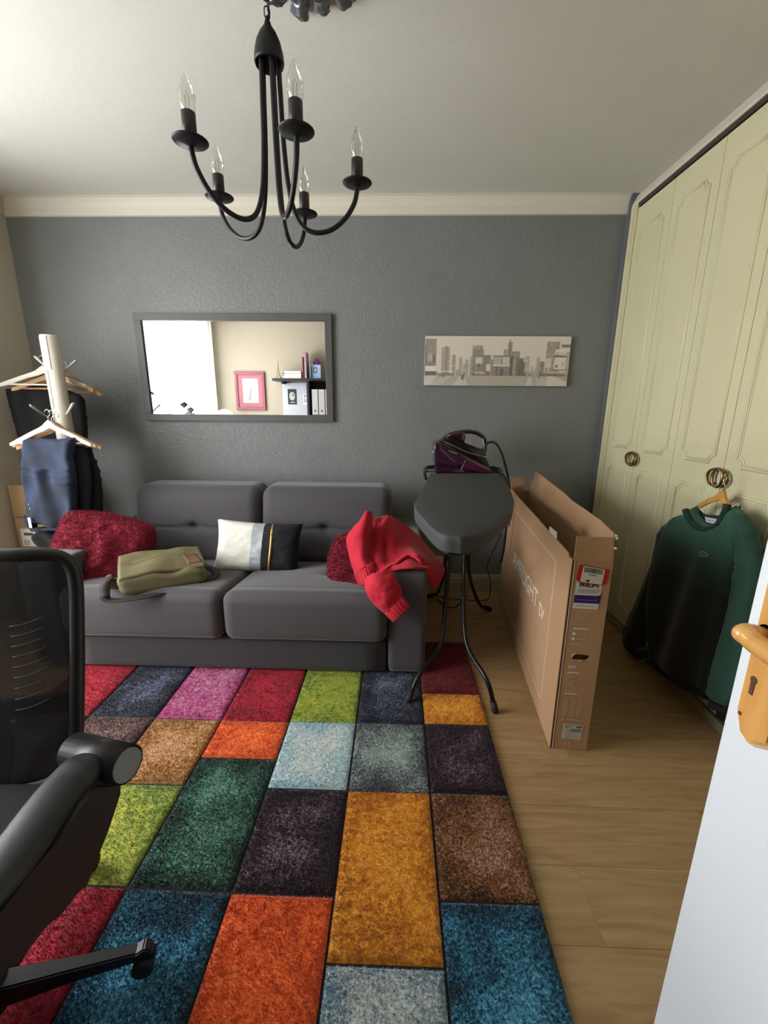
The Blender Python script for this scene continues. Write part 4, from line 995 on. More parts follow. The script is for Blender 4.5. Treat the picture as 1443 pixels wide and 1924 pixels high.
# steam station rest behind the board
RZ = .925
bm = new(); tube(bm, catmull([(.17, 2.36, RZ - .02), (.165, 2.42, RZ), (.185, 2.60, RZ), (.20, 2.70, RZ), (.26, 2.715, RZ), (.56, 2.715, RZ), (.625, 2.70, RZ), (.64, 2.6, RZ), (.60, 2.42, RZ), (.59, 2.36, RZ - .02)], 6), .009, 8)
tube(bm, [(.17, 2.5, RZ), (.61, 2.5, RZ)], .005); tube(bm, [(.17, 2.62, RZ), (.63, 2.62, RZ)], .005)
tube(bm, catmull([(.25, 2.3, BZ - .06), (.25, 2.42, RZ - .02), (.25, 2.715, RZ)], 4), .006); tube(bm, catmull([(.52, 2.3, BZ - .06), (.52, 2.42, RZ - .02), (.52, 2.715, RZ)], 4), .006)
obj('iron_rest', xf(bm, IM), M_tube, ib, True)
bm = new(); box(bm, .33, .375, 2.33, 2.35, BZ - .004, BZ + .006, bev=.002); obj('steel_clip', xf(bm, IM), M_chrome, ib)

# ================================================================== STEAM IRON on its station
M_purple = mat('dark_plum_plastic', '2c0e22', .15, coat=.6, spec=.6); M_mag = mat('magenta_plastic', '48123a', .25, coat=.4); M_blk = mat('black_gloss_plastic', '131113', .22, coat=.3)
ISY = 2.53
def ip(x, y, dy=0.): p = atY(x, y, ISY + dy); return p
si = thing('steam_iron', 'plum coloured steam iron resting on its station behind the ironing board', 'iron', (.37, ISY, .935))
SM = Matrix.Translation((-.37, -ISY, -.935))
def side_solid(px, d0, d1, bev=.004, shrink=None):
    bm = new(); P3 = [ip(*q) for q in px]
    a = [bm.verts.new((p.x, ISY + d0, p.z)) for p in P3]; b = [bm.verts.new((p.x, ISY + d1, p.z)) for p in P3]; n = len(P3)
    bm.faces.new(a); bm.faces.new(b[::-1])
    for i in range(n): bm.faces.new((a[i], b[i], b[(i + 1) % n], a[(i + 1) % n]))
    if bev: bmesh.ops.bevel(bm, geom=[e for e in bm.edges], offset=bev, segments=3, affect='EDGES', profile=.5, clamp_overlap=True)
    return xf(bm, SM)
obj('station', side_solid([(814, 831), (820, 828), (832, 831), (868, 852), (915, 876), (916, 884), (817, 884), (813, 858), (816, 854), (816, 846), (813, 842)], -.09, .09, .007), M_purple, si, auto=.5)
obj('station_side', side_solid([(872, 860), (913, 880), (914, 883), (866, 878)], -.094, -.085, .001), M_mag, si)
obj('station_base', side_solid([(817, 882), (919, 882), (919, 886), (817, 886)], -.085, .085, .001), M_blk, si)
obj('cable_bay', side_solid([(862, 884), (871, 876), (895, 883), (895, 885)], -.096, -.085, .0005), M_blk, si)
obj('chrome_strip', side_solid([(869, 862), (872, 861), (862, 883.5), (859, 883.5)], -.0975, -.089, .0005), M_chrome, si)
obj('iron_skirt', side_solid([(821, 828), (830, 826), (869, 848), (910, 858), (919, 881), (905, 877), (868, 858), (834, 838), (818, 831)], -.062, .062, .003), M_blk, si, auto=.5)
obj('soleplate', side_solid([(828, 825), (838, 829), (878, 848), (875, 850), (832, 830)], -.066, .066, .001), M_chrome, si)
obj('iron_body', side_solid([(829, 824), (835, 822), (842, 817), (868, 832), (905, 843), (912, 856), (878, 848), (845, 834)], -.05, .05, .006), M_blk, si, auto=.5)
hl = catmull([ip(*q) for q in ((843, 820), (856, 814), (872, 811), (890, 812), (904, 818), (912, 828), (911, 842), (909, 853))], 6)
bm = tube(new(), hl, [.020, .0195, .0185, .0175, .0165, .0155, .0145, .0135, .013] + [.0125] * 30, 14); obj('handle', xf(bm, SM), M_purple, si, True)
obj('handle_front', side_solid([(843, 816), (860, 811), (874, 811), (873, 822), (872, 832), (858, 829), (846, 824)], -.028, .028, .008), M_purple, si, auto=.5)
bm = tube(new(), catmull([ip(907, 824, -.016), ip(909, 836, -.018), ip(909, 853, -.018)], 5), .004, 8); obj('chrome_trim', xf(bm, SM), M_chrome, si, True)
bm = tube(new(), [ip(837, 813, -.05), ip(841, 823, -.054), ip(845, 833, -.056)], [.002, .004, .005], 8); obj('spray_lever', xf(bm, SM), M_blk, si, True)
obj('label_strip', side_solid([(840, 843), (855, 849), (855, 850.5), (840, 844.5)], -.096, -.089, .0004), mat('grey_label', '8b8388', .5), si)
cd_ = thing('steam_hose', 'black braided steam hose arching down from the iron beside the board', 'hose', (.62, 2.5, 1.0))
HM2 = Matrix.Translation((-.62, -2.5, -1.0))
pts = catmull([ip(914, 833), ip(925, 830.5), ip(934, 836), ip(943, 853), ip(951, 880), ip(956, 905), atY(957, 925, 2.44), atY(955, 960, 2.42), atY(950, 1000, 2.44), atY(946, 1035, 2.47), atY(941, 1057, 2.5)], 10)
bm = tube(new(), pts, [.0062 + .0009 * (i % 2) for i in range(len(pts))], 8); obj('hose', xf(bm, HM2), M_rub, cd_, True)
pts = catmull([ip(919, 881), ip(930, 884, -.01), atY(946, 893, 2.50), atY(953, 912, 2.47), atY(956, 935, 2.46), atY(949, 975, 2.48)], 10)
bm = tube(new(), pts, .006, 8); obj('hose_return', xf(bm, HM2), M_rub, cd_, True)
pc = thing('power_cord', 'thin dark power cord trailing down to the floor under the ironing board', 'cord', (.6, 2.6, .0))
zf = .006
pts = catmull([ip(925, 884, .02), atY(944, 905, 2.56), atY(944, 985, 2.62), atY(934, 1020, 2.66), atY(916, 1062, 2.70), atY(921, 1090, 2.72), atZ(921, 1112, zf + .05), atZ(915, 1127, zf), atZ(890, 1128, zf), atZ(850, 1125, zf), atZ(822, 1120, zf), atZ(806, 1116, zf)], 10)
obj('cord', xf(tube(new(), pts, .0032, 7), Matrix.Translation((-.6, -2.6, 0))), M_rub, pc, True)
pts = catmull([atZ(822, 1124, zf), atZ(835, 1137, zf), atZ(850, 1142, zf), atZ(862, 1136, zf), atZ(870, 1124, zf), atZ(880, 1119, zf)], 10)
obj('cord_loop', xf(tube(new(), pts, .0032, 7), Matrix.Translation((-.6, -2.6, 0))), M_rub, pc, True)
sk = thing('wall_socket', 'white wall socket low on the grey wall beside the ironing board leg', 'socket', (.235, DB, .29))
sp_ = atY(828, 1055, DB - .006)
sk.location = (sp_.x, DB, sp_.z)
obj('face_plate', box(new(), -.04, .04, -.011, -.001, -.04, .04, bev=.003), M_white, sk)

# ================================================================== TV BOX
M_card = mat('cardboard', 'a5815f', .75, col2='aa8765', scale=6, bump=.12, bscale=40, stretch=(1, 1, .3))
M_card_in = mat('cardboard_inside', '94714c', .85); M_ink = mat('white_print', 'd8ccbc', .6); M_inkf = mat('faded_print', 'b59c84', .7)
tb = thing('television_box', 'tall open cardboard television box standing on the floor beside the ironing board', 'box', (.617, 1.41, 0), -math.radians(4.6))
BL, BW, BH, ct = 1.31, .138, .782, .006     # local: x across (0..BW), y along (0..BL)
obj('side_panel', box(new(), 0, ct, 0, BL, .001, BH, bev=.001), M_card, tb)
obj('side_panel', box(new(), BW - ct, BW, .0, BL, .001, BH, bev=.001), M_card, tb)
def hole_panel():
    bm = new()
    # front end panel with a hand hole
    x0, x1, z0, z1 = ct + .0035, BW - ct, .001, BH
    hx0, hx1, hz = .040, .102, .405; hr = .012
    pts = []
    for k in range(9): a = -PI / 2 - PI * k / 8; pts.append((hx0 + hr + hr * math.cos(a), hz + hr * math.sin(a)))
    for k in range(9): a = PI / 2 - PI * k / 8; pts.append((hx1 - hr + hr * math.cos(a), hz + hr * math.sin(a)))
    pts = pts[::1]
    outer = [(x0, z0), (x1, z0), (x1, z1), (x0, z1)]
    V = [Vector(p) for p in outer + pts]; nb = len(pts)
    r = delaunay_2d_cdt(V, [(0, 1), (1, 2), (2, 3), (3, 0)] + [(4 + i, 4 + (i + 1) % nb) for i in range(nb)], [], 1, 1e-6)
    vv, ff = r[0], r[2]
    def ins(c): return hx0 < c[0] < hx1 and abs(c[1] - hz) < hr * .98 and not (c[0] < hx0 + hr * .3 or c[0] > hx1 - hr * .3)
    top = [bm.verts.new((v.x, .0, v.y)) for v in vv]
    for f in ff:
        c = sum((vv[i] for i in f), Vector((0, 0))) / len(f)
        if all(i >= 4 for i in f): continue
        bm.faces.new([top[i] for i in f])
    bm.normal_update(); bmesh.ops.recalc_face_normals(bm, faces=bm.faces)
    g = bmesh.ops.extrude_face_region(bm, geom=bm.faces[:])
    for v in g['geom']:
        if isinstance(v, bmesh.types.BMVert): v.co.y += ct
    return bm
obj('end_panel', hole_panel(), M_card, tb)
obj('end_panel', box(new(), ct, BW - ct, BL - ct, BL, .001, BH), M_card, tb)
obj('inner_liner', box(new(), ct + .002, BW - ct - .002, .022, .026, .01, BH - .01), M_card_in, tb)
obj('bottom_panel', box(new(), ct, BW - ct, ct, BL - ct, .001, .008), M_card_in, tb)
obj('white_edge', box(new(), ct + .0025, ct + .0055, -.0014, .0005, .002, BH - .003), mat('torn_edge', 'd9c0a8', .8), tb)
obj('corner_gap_shade', box(new(), ct - .003, ct + .002, -.0010, .0012, .002, BH - .001), mat('gap_shade_brown', '3a281b', .9), tb)  # dark strip laid on as painted shade of the corner gap
# top flaps
def flap(name, pts, nrm, m=M_card, t=.005, bend=0.):
    bm = new(); v = [bm.verts.new(p) for p in pts]; bm.faces.new(v)
    bmesh.ops.subdivide_edges(bm, edges=bm.edges[:], cuts=7, use_grid_fill=True)
    for q in bm.verts: q.co += Vector(nrm) * (bend * noise.noise(q.co * 4) + .002 * noise.noise(q.co * 23))
    bm.normal_update(); bmesh.ops.solidify(bm, geom=bm.faces[:], thickness=t)
    return obj(name, bm, m, tb)
flap('flap', [(ct, -.001, BH), (BW - .002, -.001, BH), (BW - .008, .006, BH + .084), (ct + .004, .008, BH + .082)], (0, 1, 0))
flap('flap', [(ct, BL, BH), (BW - .03, BL, BH), (BW - .042, BL + .004, BH + .085), (ct + .004, BL + .004, BH + .08)], (0, 1, 0))
flap('flap', [(BW, .01, BH), (BW, BL - .01, BH), (BW + .026, BL - .03, BH + .125), (BW + .006, .03, BH + .092)], (1, 0, 0), bend=.02)
flap('flap', [(.001, .02, BH - .004), (.001, BL - .01, BH - .004), (.004, BL - .03, BH + .030), (.004, .05, BH + .008)], (1, 0, 0), bend=.006)
for k, (x, y, z) in enumerate(((BW - .001, .010, BH + .078), (BW - .004, .004, BH + .045), (BW + .0, .02, BH + .085))):
    bm = new(); v = [bm.verts.new(p) for p in ((x - .002, y, z), (x + .007, y - .004, z - .003), (x + .006, y - .008, z + .006), (x - .001, y - .003, z + .008))]; bm.faces.new(v); bm.normal_update(); bmesh.ops.solidify(bm, geom=bm.faces[:], thickness=.0006)
    obj('tape_scrap', bm, mat('clear_tape', 'c9c2b4', .2), tb)
# prints on the end panel (facing the viewer): coordinates x in 0..BW, z
def EP(x, z, d=.0012): return Vector((x, -d, z))
def sheet(name, pts, m, d=.0012, parent=tb, P=EP):
    bm = new(); prism(bm, pts, d - .0008, d, lambda u, v, dd: P(u, v, dd)); return obj(name, bm, m, parent)
def print_line(name, x0, x1, z, h, m, d=.0012, parent=tb, slope=0.):
    """a line of print too small to read: uneven dabs of ink"""
    bm = new(); x = x0
    while x < x1 - .0008:
        w = min(rnd.uniform(.0012, .0045) * (h / .006) ** .5, x1 - x); k = h * rnd.uniform(.75, 1.)
        zz = z + slope * (x - x0); box(bm, x, x + w, -d, -d + .0008, zz - k / 2, zz + k / 2); x += w + rnd.choice((.0005, .0006, .0018))
    return obj(name, bm, m, parent)
M_red2 = mat('sticker_red', 'b0211f', .4); M_stw = mat('sticker_white', 'cbc4be', .45); M_stp = mat('sticker_purple', '35195e', .4); M_txt = mat('print_black', '1c1626', .5); M_stg = mat('sticker_grey', 'a79d97', .45)
lab = sheet('brand_label', [(.022, .765 - .165), (.108, .765 - .165), (.112, .765 - .060), (.112, .765 - .048), (.024, .765 - .048)], M_stw)
sheet('purple_band', [(.022, .622), (.110, .622), (.112, .662), (.108, .655), (.100, .652), (.023, .652)], M_stp, .0018, lab)
sheet('grey_band', [(.030, .660), (.096, .660), (.104, .666), (.106, .676), (.031, .676)], M_stg, .0018, lab)
EM = lambda x, z, rot=0.: frame_M(EP(x, z, .0022), (math.cos(rot), 0, math.sin(rot)), (-math.sin(rot), 0, math.cos(rot)))
text_mesh('brand_text', 'PHILIPS', .0195, EM(.067, .6895), M_txt, lab, bold=.0002, xs=1.06)
print_line('band_print', .032, .100, .634, .0042, mat('pale_violet_ink', '6a5790', .5), .0024, lab)
print_line('foot_print', .030, .092, .611, .0045, M_stg, .0018, lab)
st_ = sheet('shop_sticker', [(.021, .712), (.033, .698), (.112, .692), (.124, .702), (.128, .752), (.036, .766), (.026, .762)], M_red2, .0022)
sheet('white_field', [(.035, .703), (.108, .695), (.113, .752), (.041, .762)], M_stw, .0030, st_)
bm = new(); x = .044
while x < .106:
    w = rnd.choice((.0008, .0014, .0022)); prism(bm, [(x, .740 - (x - .044) * .12), (x + w, .740 - (x - .044) * .12), (x + w, .758 - (x - .044) * .12), (x, .758 - (x - .044) * .12)], .0028, .0034, lambda u, v, d: EP(u, v, d)); x += w + rnd.choice((.001, .0018))
obj('barcode', bm, mat('barcode_grey', '4c4b47', .6), st_)
print_line('code_print', .060, .088, .731, .0035, MATS['barcode_grey'], .0036, st_, -.12)
bm = new(); prism(bm, [(.049, .7085), (.058, .7095), (.062, .7125), (.066, .711), (.064, .706), (.061, .7045), (.060, .699), (.0585, .7045)], .003, .0036, lambda u, v, d: EP(u, v, d)); obj('bird_mark', bm, M_txt, st_)
for k in range(8): print_line('small_print', .034, .034 + rnd.uniform(.040, .058), .588 - k * .0075, .0036, M_inkf)
print_line('small_print', .034, .086, .520, .0060, M_ink)
for z in (.500, .480):
    bm = new(); lathe(bm, [(.0065, 0), (.0065, .0008)], M=frame_M(EP(.037, z, .0006), (1, 0, 0), (0, 0, 1)), seg=20); obj('round_icon', bm, M_ink, tb)
    print_line('small_print', .048, .048 + rnd.uniform(.028, .040), z, .0058, M_inkf)
print_line('small_print', .033, .066, .458, .0065, M_inkf)
for k, (z, w, h) in enumerate(((.365, .030, .006), (.357, .022, .004), (.340, .042, .006), (.328, .030, .004), (.318, .034, .004), (.304, .036, .004), (.294, .028, .004), (.282, .040, .004), (.262, .036, .005), (.250, .044, .005))):
    print_line('small_print', .032, .032 + w, z, h, M_ink if k in (0, 2, 9) else M_inkf)
bm = new()
for k in range(11):
    z = .222 - k * .0068
    for c in range(3):
        x0 = .030 + c * .026
        box(bm, x0, x0 + rnd.uniform(.012, .023), -.0012, -.0004, z, z + .0028)
tag(obj('text_block', bm, M_inkf, tb), kind='stuff')
bm = new(); lathe(bm, [(.004, 0), (.004, .0008)], M=frame_M(EP(.036, .136, .0006), (1, 0, 0), (0, 0, 1)), seg=14); box(bm, .05, .1, -.0012, -.0004, .134, .138); obj('small_mark', bm, M_inkf, tb)
sl = sheet('serial_label', [(.040, .052), (.112, .050), (.115, .114), (.042, .117)], mat('label_grey_white', 'b5b2ac', .5))
bm = new()
for (a, b, c, d) in ((.088, .110, .104, .1105), (.068, .106, .093, .0975), (.068, .110, .0855, .0895), (.048, .075, .1105, .113), (.050, .054, .100, .104), (.058, .062, .099, .104)): box(bm, a, b, -.0019, -.0011, c, d)
obj('bold_print', bm, mat('print_dark_grey', '55534f', .6), sl)
bm = new()
for k in range(9): box(bm, .050, .064 + .002 * (k % 3), -.0019, -.0011, .056 + k * .0042, .058 + k * .0042); box(bm, .070, .070 + rnd.uniform(.012, .036), -.0019, -.0011, .0545 + k * .0032, .056 + k * .0032)
tag(obj('fine_print', bm, M_stg, sl), kind='stuff')
text_mesh('marker_letters', '1B', .030, EM(.064, .027, .05), M_ink, tb, bold=-.0012, xs=1.1)
bm = new(); tube(bm, [EP(.040 + .0, .405, .002), EP(.043, .416, .003), EP(.052, .419, .002)], .0012, 6); obj('torn_rim', bm, M_ink, tb)
bm = new(); prism(bm, [(.058, .397), (.078, .396), (.074, .389), (.064, .390)], .0015, .005, lambda u, v, d: EP(u, v, d)); obj('torn_tab', bm, M_inkf, tb)
# prints on the long side facing the sofa (local x = 0, runs along y)
def SP(y, z, d=.0008): return Vector((-d, y, z))
bm = new()
ol = [(.18, .09), (.17, .11), (.17, .695), (.185, .712), (1.22, .712), (1.235, .695), (1.235, .11), (1.22, .09)]
tube(bm, [SP(y, z, .0002) for y, z in ol], .0012, 4, closed=True); obj('printed_outline', bm, M_ink, tb)
LMx = frame_M(SP(.60, .445, .001), (0, -1, 0), (0, 0, 1))
text_mesh('side_text', 'AMBILIGHT tv', .125, LMx, M_ink, tb, bold=.001, xs=.92)
bm = new(); prism(bm, [(.20, .775), (.31, .765), (.31, .815), (.21, .82)], .004, .0065, lambda u, v, d: Vector((-.004 - d + .012, u, v))); o = obj('torn_label', bm, M_stw, tb)
for (a, b, c, d, m) in ((1.13, 1.26, .67, .72, M_stp), (1.13, 1.26, .625, .665, M_stw), (1.13, 1.26, .56, .615, M_stp)):
    sheet('stripe_print', [(a, c + .02), (b, c + .03), (b, d + .02), (a, d)], m, .001, tb, SP)

# ================================================================== COAT STAND with hangers and trousers
M_cw1 = mat('stand_white', 'cfc9bc', .45, col2='c8c2b4', scale=5); M_grey_m = mat('grey_metal', '8a8880', .35, .7)
PX, PY = -1.935, 2.46
cs = thing('coat_stand', 'white coat stand with angled pegs behind the left end of the sofa', 'coat stand', (PX, PY, 0))
bm = new(); lathe(bm, [(.0445, .03), (.0445, 1.655), (.042, 1.665), (.0, 1.667)], seg=28); obj('pole', bm, M_cw1, cs, True)
for a in (-1.9, -1.45):
    bm = new(); c = Vector((math.cos(a), math.sin(a), 0)) * .0445; s = Vector((-math.sin(a), math.cos(a), 0))
    box(bm, -.0115, .0115, -.002, .006, 1.27 if a < -1.7 else 1.48, 1.655, bev=.001)
    xf(bm, Matrix.Translation(c) @ Matrix.Rotation(a + PI / 2, 4, 'Z')); obj('slat', bm, M_cw1, cs)
bm = new(); lathe(bm, [(.15, .0), (.15, .02), (.05, .035), (.045, .04)], seg=28); obj('base', bm, M_cw1, cs)
def peg(ang, z, L_=.16, m=M_cw1):
    d = Vector((math.cos(ang), math.sin(ang), 0)); bm = new()
    tube(bm, [d * .04 + Vector((0, 0, z)), d * (.04 + L_ * .62) + Vector((0, 0, z + L_ * .55)), d * (.04 + L_ * .66) + Vector((0, 0, z + L_ * .6))], [.008, .010, .008], 10, flat=.6)
    return obj('peg', bm, m, cs, True)
peg(3.0, 1.49, .11); peg(.6, 1.48, .10); peg(-2.0, 1.19, .17, M_grey_m); peg(-.35, 1.235, .11)
M_hw = mat('hanger_white', 'cdc7ba', .4); M_hb = mat('hanger_beech', 'b98a58', .45, col2='c2965f', scale=8, stretch=(1, 1, 6)); M_hd = mat('hanger_brown', '8f6b45', .45)
def hanger(loc, rz, label, m, w=.44, sag=.10, bar=True, group=None, tilt=0., hook=True):
    h = thing('clothes_hanger', label, 'hanger', loc, rz, group); h.rotation_euler = (tilt, 0, rz)
    bm = new(); top = []; n = 24
    for i in range(n + 1):
        u = -1 + 2 * i / n; a = abs(u)
        z = -sag * (a ** 1.15) * (1.02) - .012 + .02 * math.exp(-(a / .12) ** 2)
        hh = .024 + .018 * math.exp(-(a / .16) ** 2) - .008 * max(0, a - .85) / .15
        x = u * w / 2; y = -.012 * a * a
        top.append((x, y, z, hh))
    vs = [[bm.verts.new((x + dx_, y + dy, z + dz * hh)) for (dx_, dy, dz) in ((0, -.006, 0), (0, .006, 0), (0, .007, -.7), (0, .004, -1), (0, -.004, -1), (0, -.007, -.7))] for x, y, z, hh in top]
    for a, b in zip(vs, vs[1:]):
        for k in range(6): bm.faces.new((a[k], a[(k + 1) % 6], b[(k + 1) % 6], b[k]))
    bm.faces.new(vs[0][::-1]); bm.faces.new(vs[-1])
    obj('arms', bm, m, h, auto=.8)
    if bar: obj('trouser_bar', tube(new(), [(-w / 2 * .86, -.008, -sag * .95 - .018), (w / 2 * .86, -.008, -sag * .95 - .018)], .005, 8), m, h, True)
    if hook: obj('hook', tube(new(), catmull([(0, 0, -.01), (0, 0, .022), (.012, 0, .034), (.014, 0, .05), (0, 0, .062), (-.014, 0, .05)], 5), .0018, 6), M_chrome, h, True)
    return h
# upper cluster
u0 = atY(86, 690, 2.53)
hanger(u0 + Vector((-.01, -.01, 0)), .30, 'white clothes hanger high on the coat stand, left of the pole', M_hw, w=.45, sag=.085)
hanger(u0 + Vector((.0, .035, -.02)), .12, 'beech clothes hanger just under the high white one', M_hb, w=.45, sag=.085)
hanger(u0 + Vector((.03, .075, .0)), -.16, 'brown wooden hanger sticking out right behind the white pole', M_hd, w=.44, sag=.105)
hanger(u0 + Vector((.02, .12, -.02)), -.05, 'wooden hanger at the very back of the coat stand', M_hb, w=.44, sag=.11)
# lower cluster
hanger((-1.845, 2.245, 1.205), .05, 'white clothes hanger in front, above the blue jeans', M_hw, w=.425, sag=.10)
hanger((-1.85, 2.275, 1.20), .09, 'beech clothes hanger right behind the white hanger above the jeans', M_hb, w=.43, sag=.105)
hanger((-1.855, 2.31, 1.19), .13, 'beech clothes hanger at the back of the lower cluster', M_hb, w=.435, sag=.11)
# black trousers (upper)
M_btr = mat('black_wool', '0d0d10', .9, bump=.2, bscale=400); M_navy = mat('navy_cotton', '121a2c', .85, bump=.2, bscale=400)
def px_outline(px, Y): return [(atY(x, y, Y).x, atY(x, y, Y).z) for x, y in px]
def hang_cloth(name, label, cat, px, Y, thick, m, fold, edge=.03, step=.014):
    P = px_outline(px, Y)
    c = Vector((sum(p[0] for p in P) / len(P), Y, min(p[1] for p in P)))
    t = thing(name, label, cat, c)
    bm = inflate(P, thick, lambda u, v, d: Vector((u - c.x, -d, v - c.z)), step=step, edge=edge, fold=fold)
    return t, obj('cloth', bm, m, t, True), c
t, o, c = hang_cloth('trousers', 'black trousers folded over the upper hanger behind the white pole', 'trousers', [(9, 731), (60, 724), (100, 722), (150, 742), (158, 750), (163, 800), (164, 832), (36, 832), (22, 780)], 2.60, .03, M_btr, lambda u, v: .012 * math.sin(u * 45 + v * 3))
t, o, c = hang_cloth('trousers', 'black trousers hanging behind the blue jeans at the coat stand', 'trousers', [(138, 824), (165, 832), (176, 858), (187, 885), (192, 930), (192, 975), (120, 985), (60, 985), (40, 860), (45, 838)], 2.345, .028, M_btr, lambda u, v: .010 * math.sin(u * 40 + v * 5))
t, o, c = hang_cloth('trousers', 'navy trousers between the blue jeans and the black trousers', 'trousers', [(120, 824), (150, 826), (165, 850), (172, 900), (170, 985), (110, 985), (60, 985), (50, 838)], 2.30, .022, M_navy, lambda u, v: .008 * math.sin(u * 50 + 2))
M_jean = mat('blue_denim', '0f1524', .85, col2='25344f', scale=7, vary=(.38, .72), bump=.3, bscale=500, bdist=.001)
def jf(u, v):
    f = .015 * math.sin(u * 38 + 3 * noise.noise(Vector((u * 6, v * 5, 0)))) * (1 if v < .95 else .4)
    f += .012 * noise.noise(Vector((u * 14, v * 9, 2)))
    for k, zz in enumerate((1.0, .965, .93)): f += .006 * math.exp(-((v - zz + .05 * math.sin((u + 2) * 8)) / .008) ** 2)
    return f
t, o, c = hang_cloth('jeans', 'blue denim jeans folded over the front hanger of the coat stand', 'jeans', [(47, 826), (60, 823), (110, 825), (141, 822), (142, 835), (138, 858), (144, 900), (146, 960), (143, 985), (118, 992), (75, 985), (52, 978), (46, 940), (41, 900), (42, 860)], 2.235, .026, M_jean, jf, step=.009)
bm = new()
for i, (x, y) in enumerate(((54.5, 948), (56.5, 956))):
    p = atY(x, y, 2.235 - .036) - c; bmesh.ops.create_icosphere(bm, subdivisions=2, radius=.004, matrix=Matrix.Translation(p))
obj('rivet', bm, M_chrome, t, True)
bm = inflate([(p[0] - c.x, p[1] - c.z) for p in px_outline([(46, 968), (62, 972), (66, 990), (118, 990), (143, 978), (144, 993), (66, 999), (52, 985)], 2.235)], .03, lambda u, v, d: Vector((u, -d, v)), step=.01, edge=.012)
obj('waistband', bm, M_jean, t, True)
tgp = atY(56, 982, 2.19); tg = thing('garment_tag', 'white paper tag strip hanging below the jeans', 'tag', tgp)
obj('strip', box(new(), -.008, .008, -.0006, .0006, -.03, .028), mat('tag_white', 'd0cec6', .6), tg)
# stacked cardboard boxes in the corner
M_card2 = mat('cardboard_plain', '9f8661', .8, col2='a38a66', scale=8)
BY = 2.52
def carton(x0, x1, y0, y1, z0, z1, label):
    b = thing('cardboard_box', label, 'box', ((x0 + x1) / 2, (y0 + y1) / 2, z0)); w, d, h = x1 - x0, y1 - y0, z1 - z0
    bm = new()
    for q in ((-w / 2, -w / 2 + .004, -d / 2, d / 2), (w / 2 - .004, w / 2, -d / 2, d / 2), (-w / 2 + .004, w / 2 - .004, -d / 2, -d / 2 + .004), (-w / 2 + .004, w / 2 - .004, d / 2 - .004, d / 2)): box(bm, *q, .001, h)
    box(bm, -w / 2 + .004, w / 2 - .004, -d / 2 + .004, d / 2 - .004, .001, .005)
    obj('walls', bm, M_card2, b)
    bm = new(); box(bm, -w / 2, w / 2, -d / 2, -.002, h, h + .004); box(bm, -w / 2, w / 2, .002, d / 2, h, h + .004); obj('lid_flap', bm, M_card2, b)
    return b, w, d, h
b1, w, d, h = carton(-2.395, -2.09, BY - .01, 2.84, .0, .595, 'tall cardboard box with white labels in the corner below the jeans')
ll = atY(55, 1009, BY - .016)
bm = new(); box(bm, -.05, .045, -.0004, .0006, 0, .055); box(bm, -.05, .058, -.0004, .0006, -.06, 0)
o = obj('shipping_label', bm, MATS['tag_white'], b1); o.location = ll - b1.location
bm = new(); box(bm, -.03, .03, -.0012, -.0004, .01, .028); box(bm, .012, .045, -.0012, -.0004, -.022, -.006)
for k in range(4): box(bm, -.04, 0, -.0012, -.0004, -.05 + k * .008, -.047 + k * .008)
obj('barcode', bm, mat('barcode_grey', '4c4b47', .6), o)
carton(-2.405, -2.10, BY - .0, 2.84, .601, .80, 'upper cardboard box stacked in the corner behind the jeans')
t = thing('black_garment', 'black garment heaped behind the left arm of the sofa', 'clothes', (-1.93, 2.36, .30))
P = px_outline([(66, 1002), (78, 995), (105, 998), (135, 1005), (150, 1012), (150, 1075), (95, 1075), (90, 1030), (72, 1020)], 2.30)
obj('cloth', inflate([(a + 1.93, b - .30) for a, b in P], .045, lambda u, v, d: Vector((u, -.06 - d, v)), step=.012, edge=.03, fold=lambda u, v: .012 * math.sin(u * 60 + v * 40)), M_btr, t, True)

# ================================================================== GREEN SWEATER on the wardrobe
M_grn = mat('green_fleece', '1c4034', .85, col2='22493c', scale=12, bump=.3, bscale=450, bdist=.001, sheen=.15); M_blkf = mat('black_fleece', '0b0d0d', .9, bump=.2, bscale=400)
M_rib = mat('green_rib', '14312a', .9, bump=.4, bscale=300)
def dark_hem_mat():
    """green fabric colour running to near black towards the hem"""
    m = bpy.data.materials.new('green_dark_hem'); m.use_nodes = True; N = m.node_tree.nodes; L = m.node_tree.links; b = N['Principled BSDF']; b.inputs['Roughness'].default_value = .88
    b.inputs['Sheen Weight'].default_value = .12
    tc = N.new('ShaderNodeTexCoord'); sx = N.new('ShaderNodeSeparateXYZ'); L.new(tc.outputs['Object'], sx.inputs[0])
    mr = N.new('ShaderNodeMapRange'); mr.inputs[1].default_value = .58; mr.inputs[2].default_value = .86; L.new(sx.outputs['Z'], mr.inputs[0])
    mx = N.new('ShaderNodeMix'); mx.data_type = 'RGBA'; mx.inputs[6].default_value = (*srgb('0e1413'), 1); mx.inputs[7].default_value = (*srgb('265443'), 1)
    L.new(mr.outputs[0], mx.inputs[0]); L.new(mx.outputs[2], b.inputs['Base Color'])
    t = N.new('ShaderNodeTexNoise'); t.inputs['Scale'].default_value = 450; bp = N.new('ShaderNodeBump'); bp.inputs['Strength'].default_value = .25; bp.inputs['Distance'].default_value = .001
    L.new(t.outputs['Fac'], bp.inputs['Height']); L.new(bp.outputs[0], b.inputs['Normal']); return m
M_dark_hem = dark_hem_mat()
GX = 1.272
sw = thing('sweater', 'dark green crew neck sweater hanging from the wardrobe ring handle', 'sweater', (GX, 1.67, 0))
def gx(px, X=GX): return [(atX(x, y, X).y - 1.67, atX(x, y, X).z) for x, y in px]
def garment(name, px, thick, m, fold, X=GX, edge=.035, step=.014, back=.6):
    P = gx(px, X); return obj(name, inflate(P, thick, lambda u, v, d: Vector((X - GX - d, u, v)), step=step, edge=edge, fold=fold, back=back), m, sw, True)
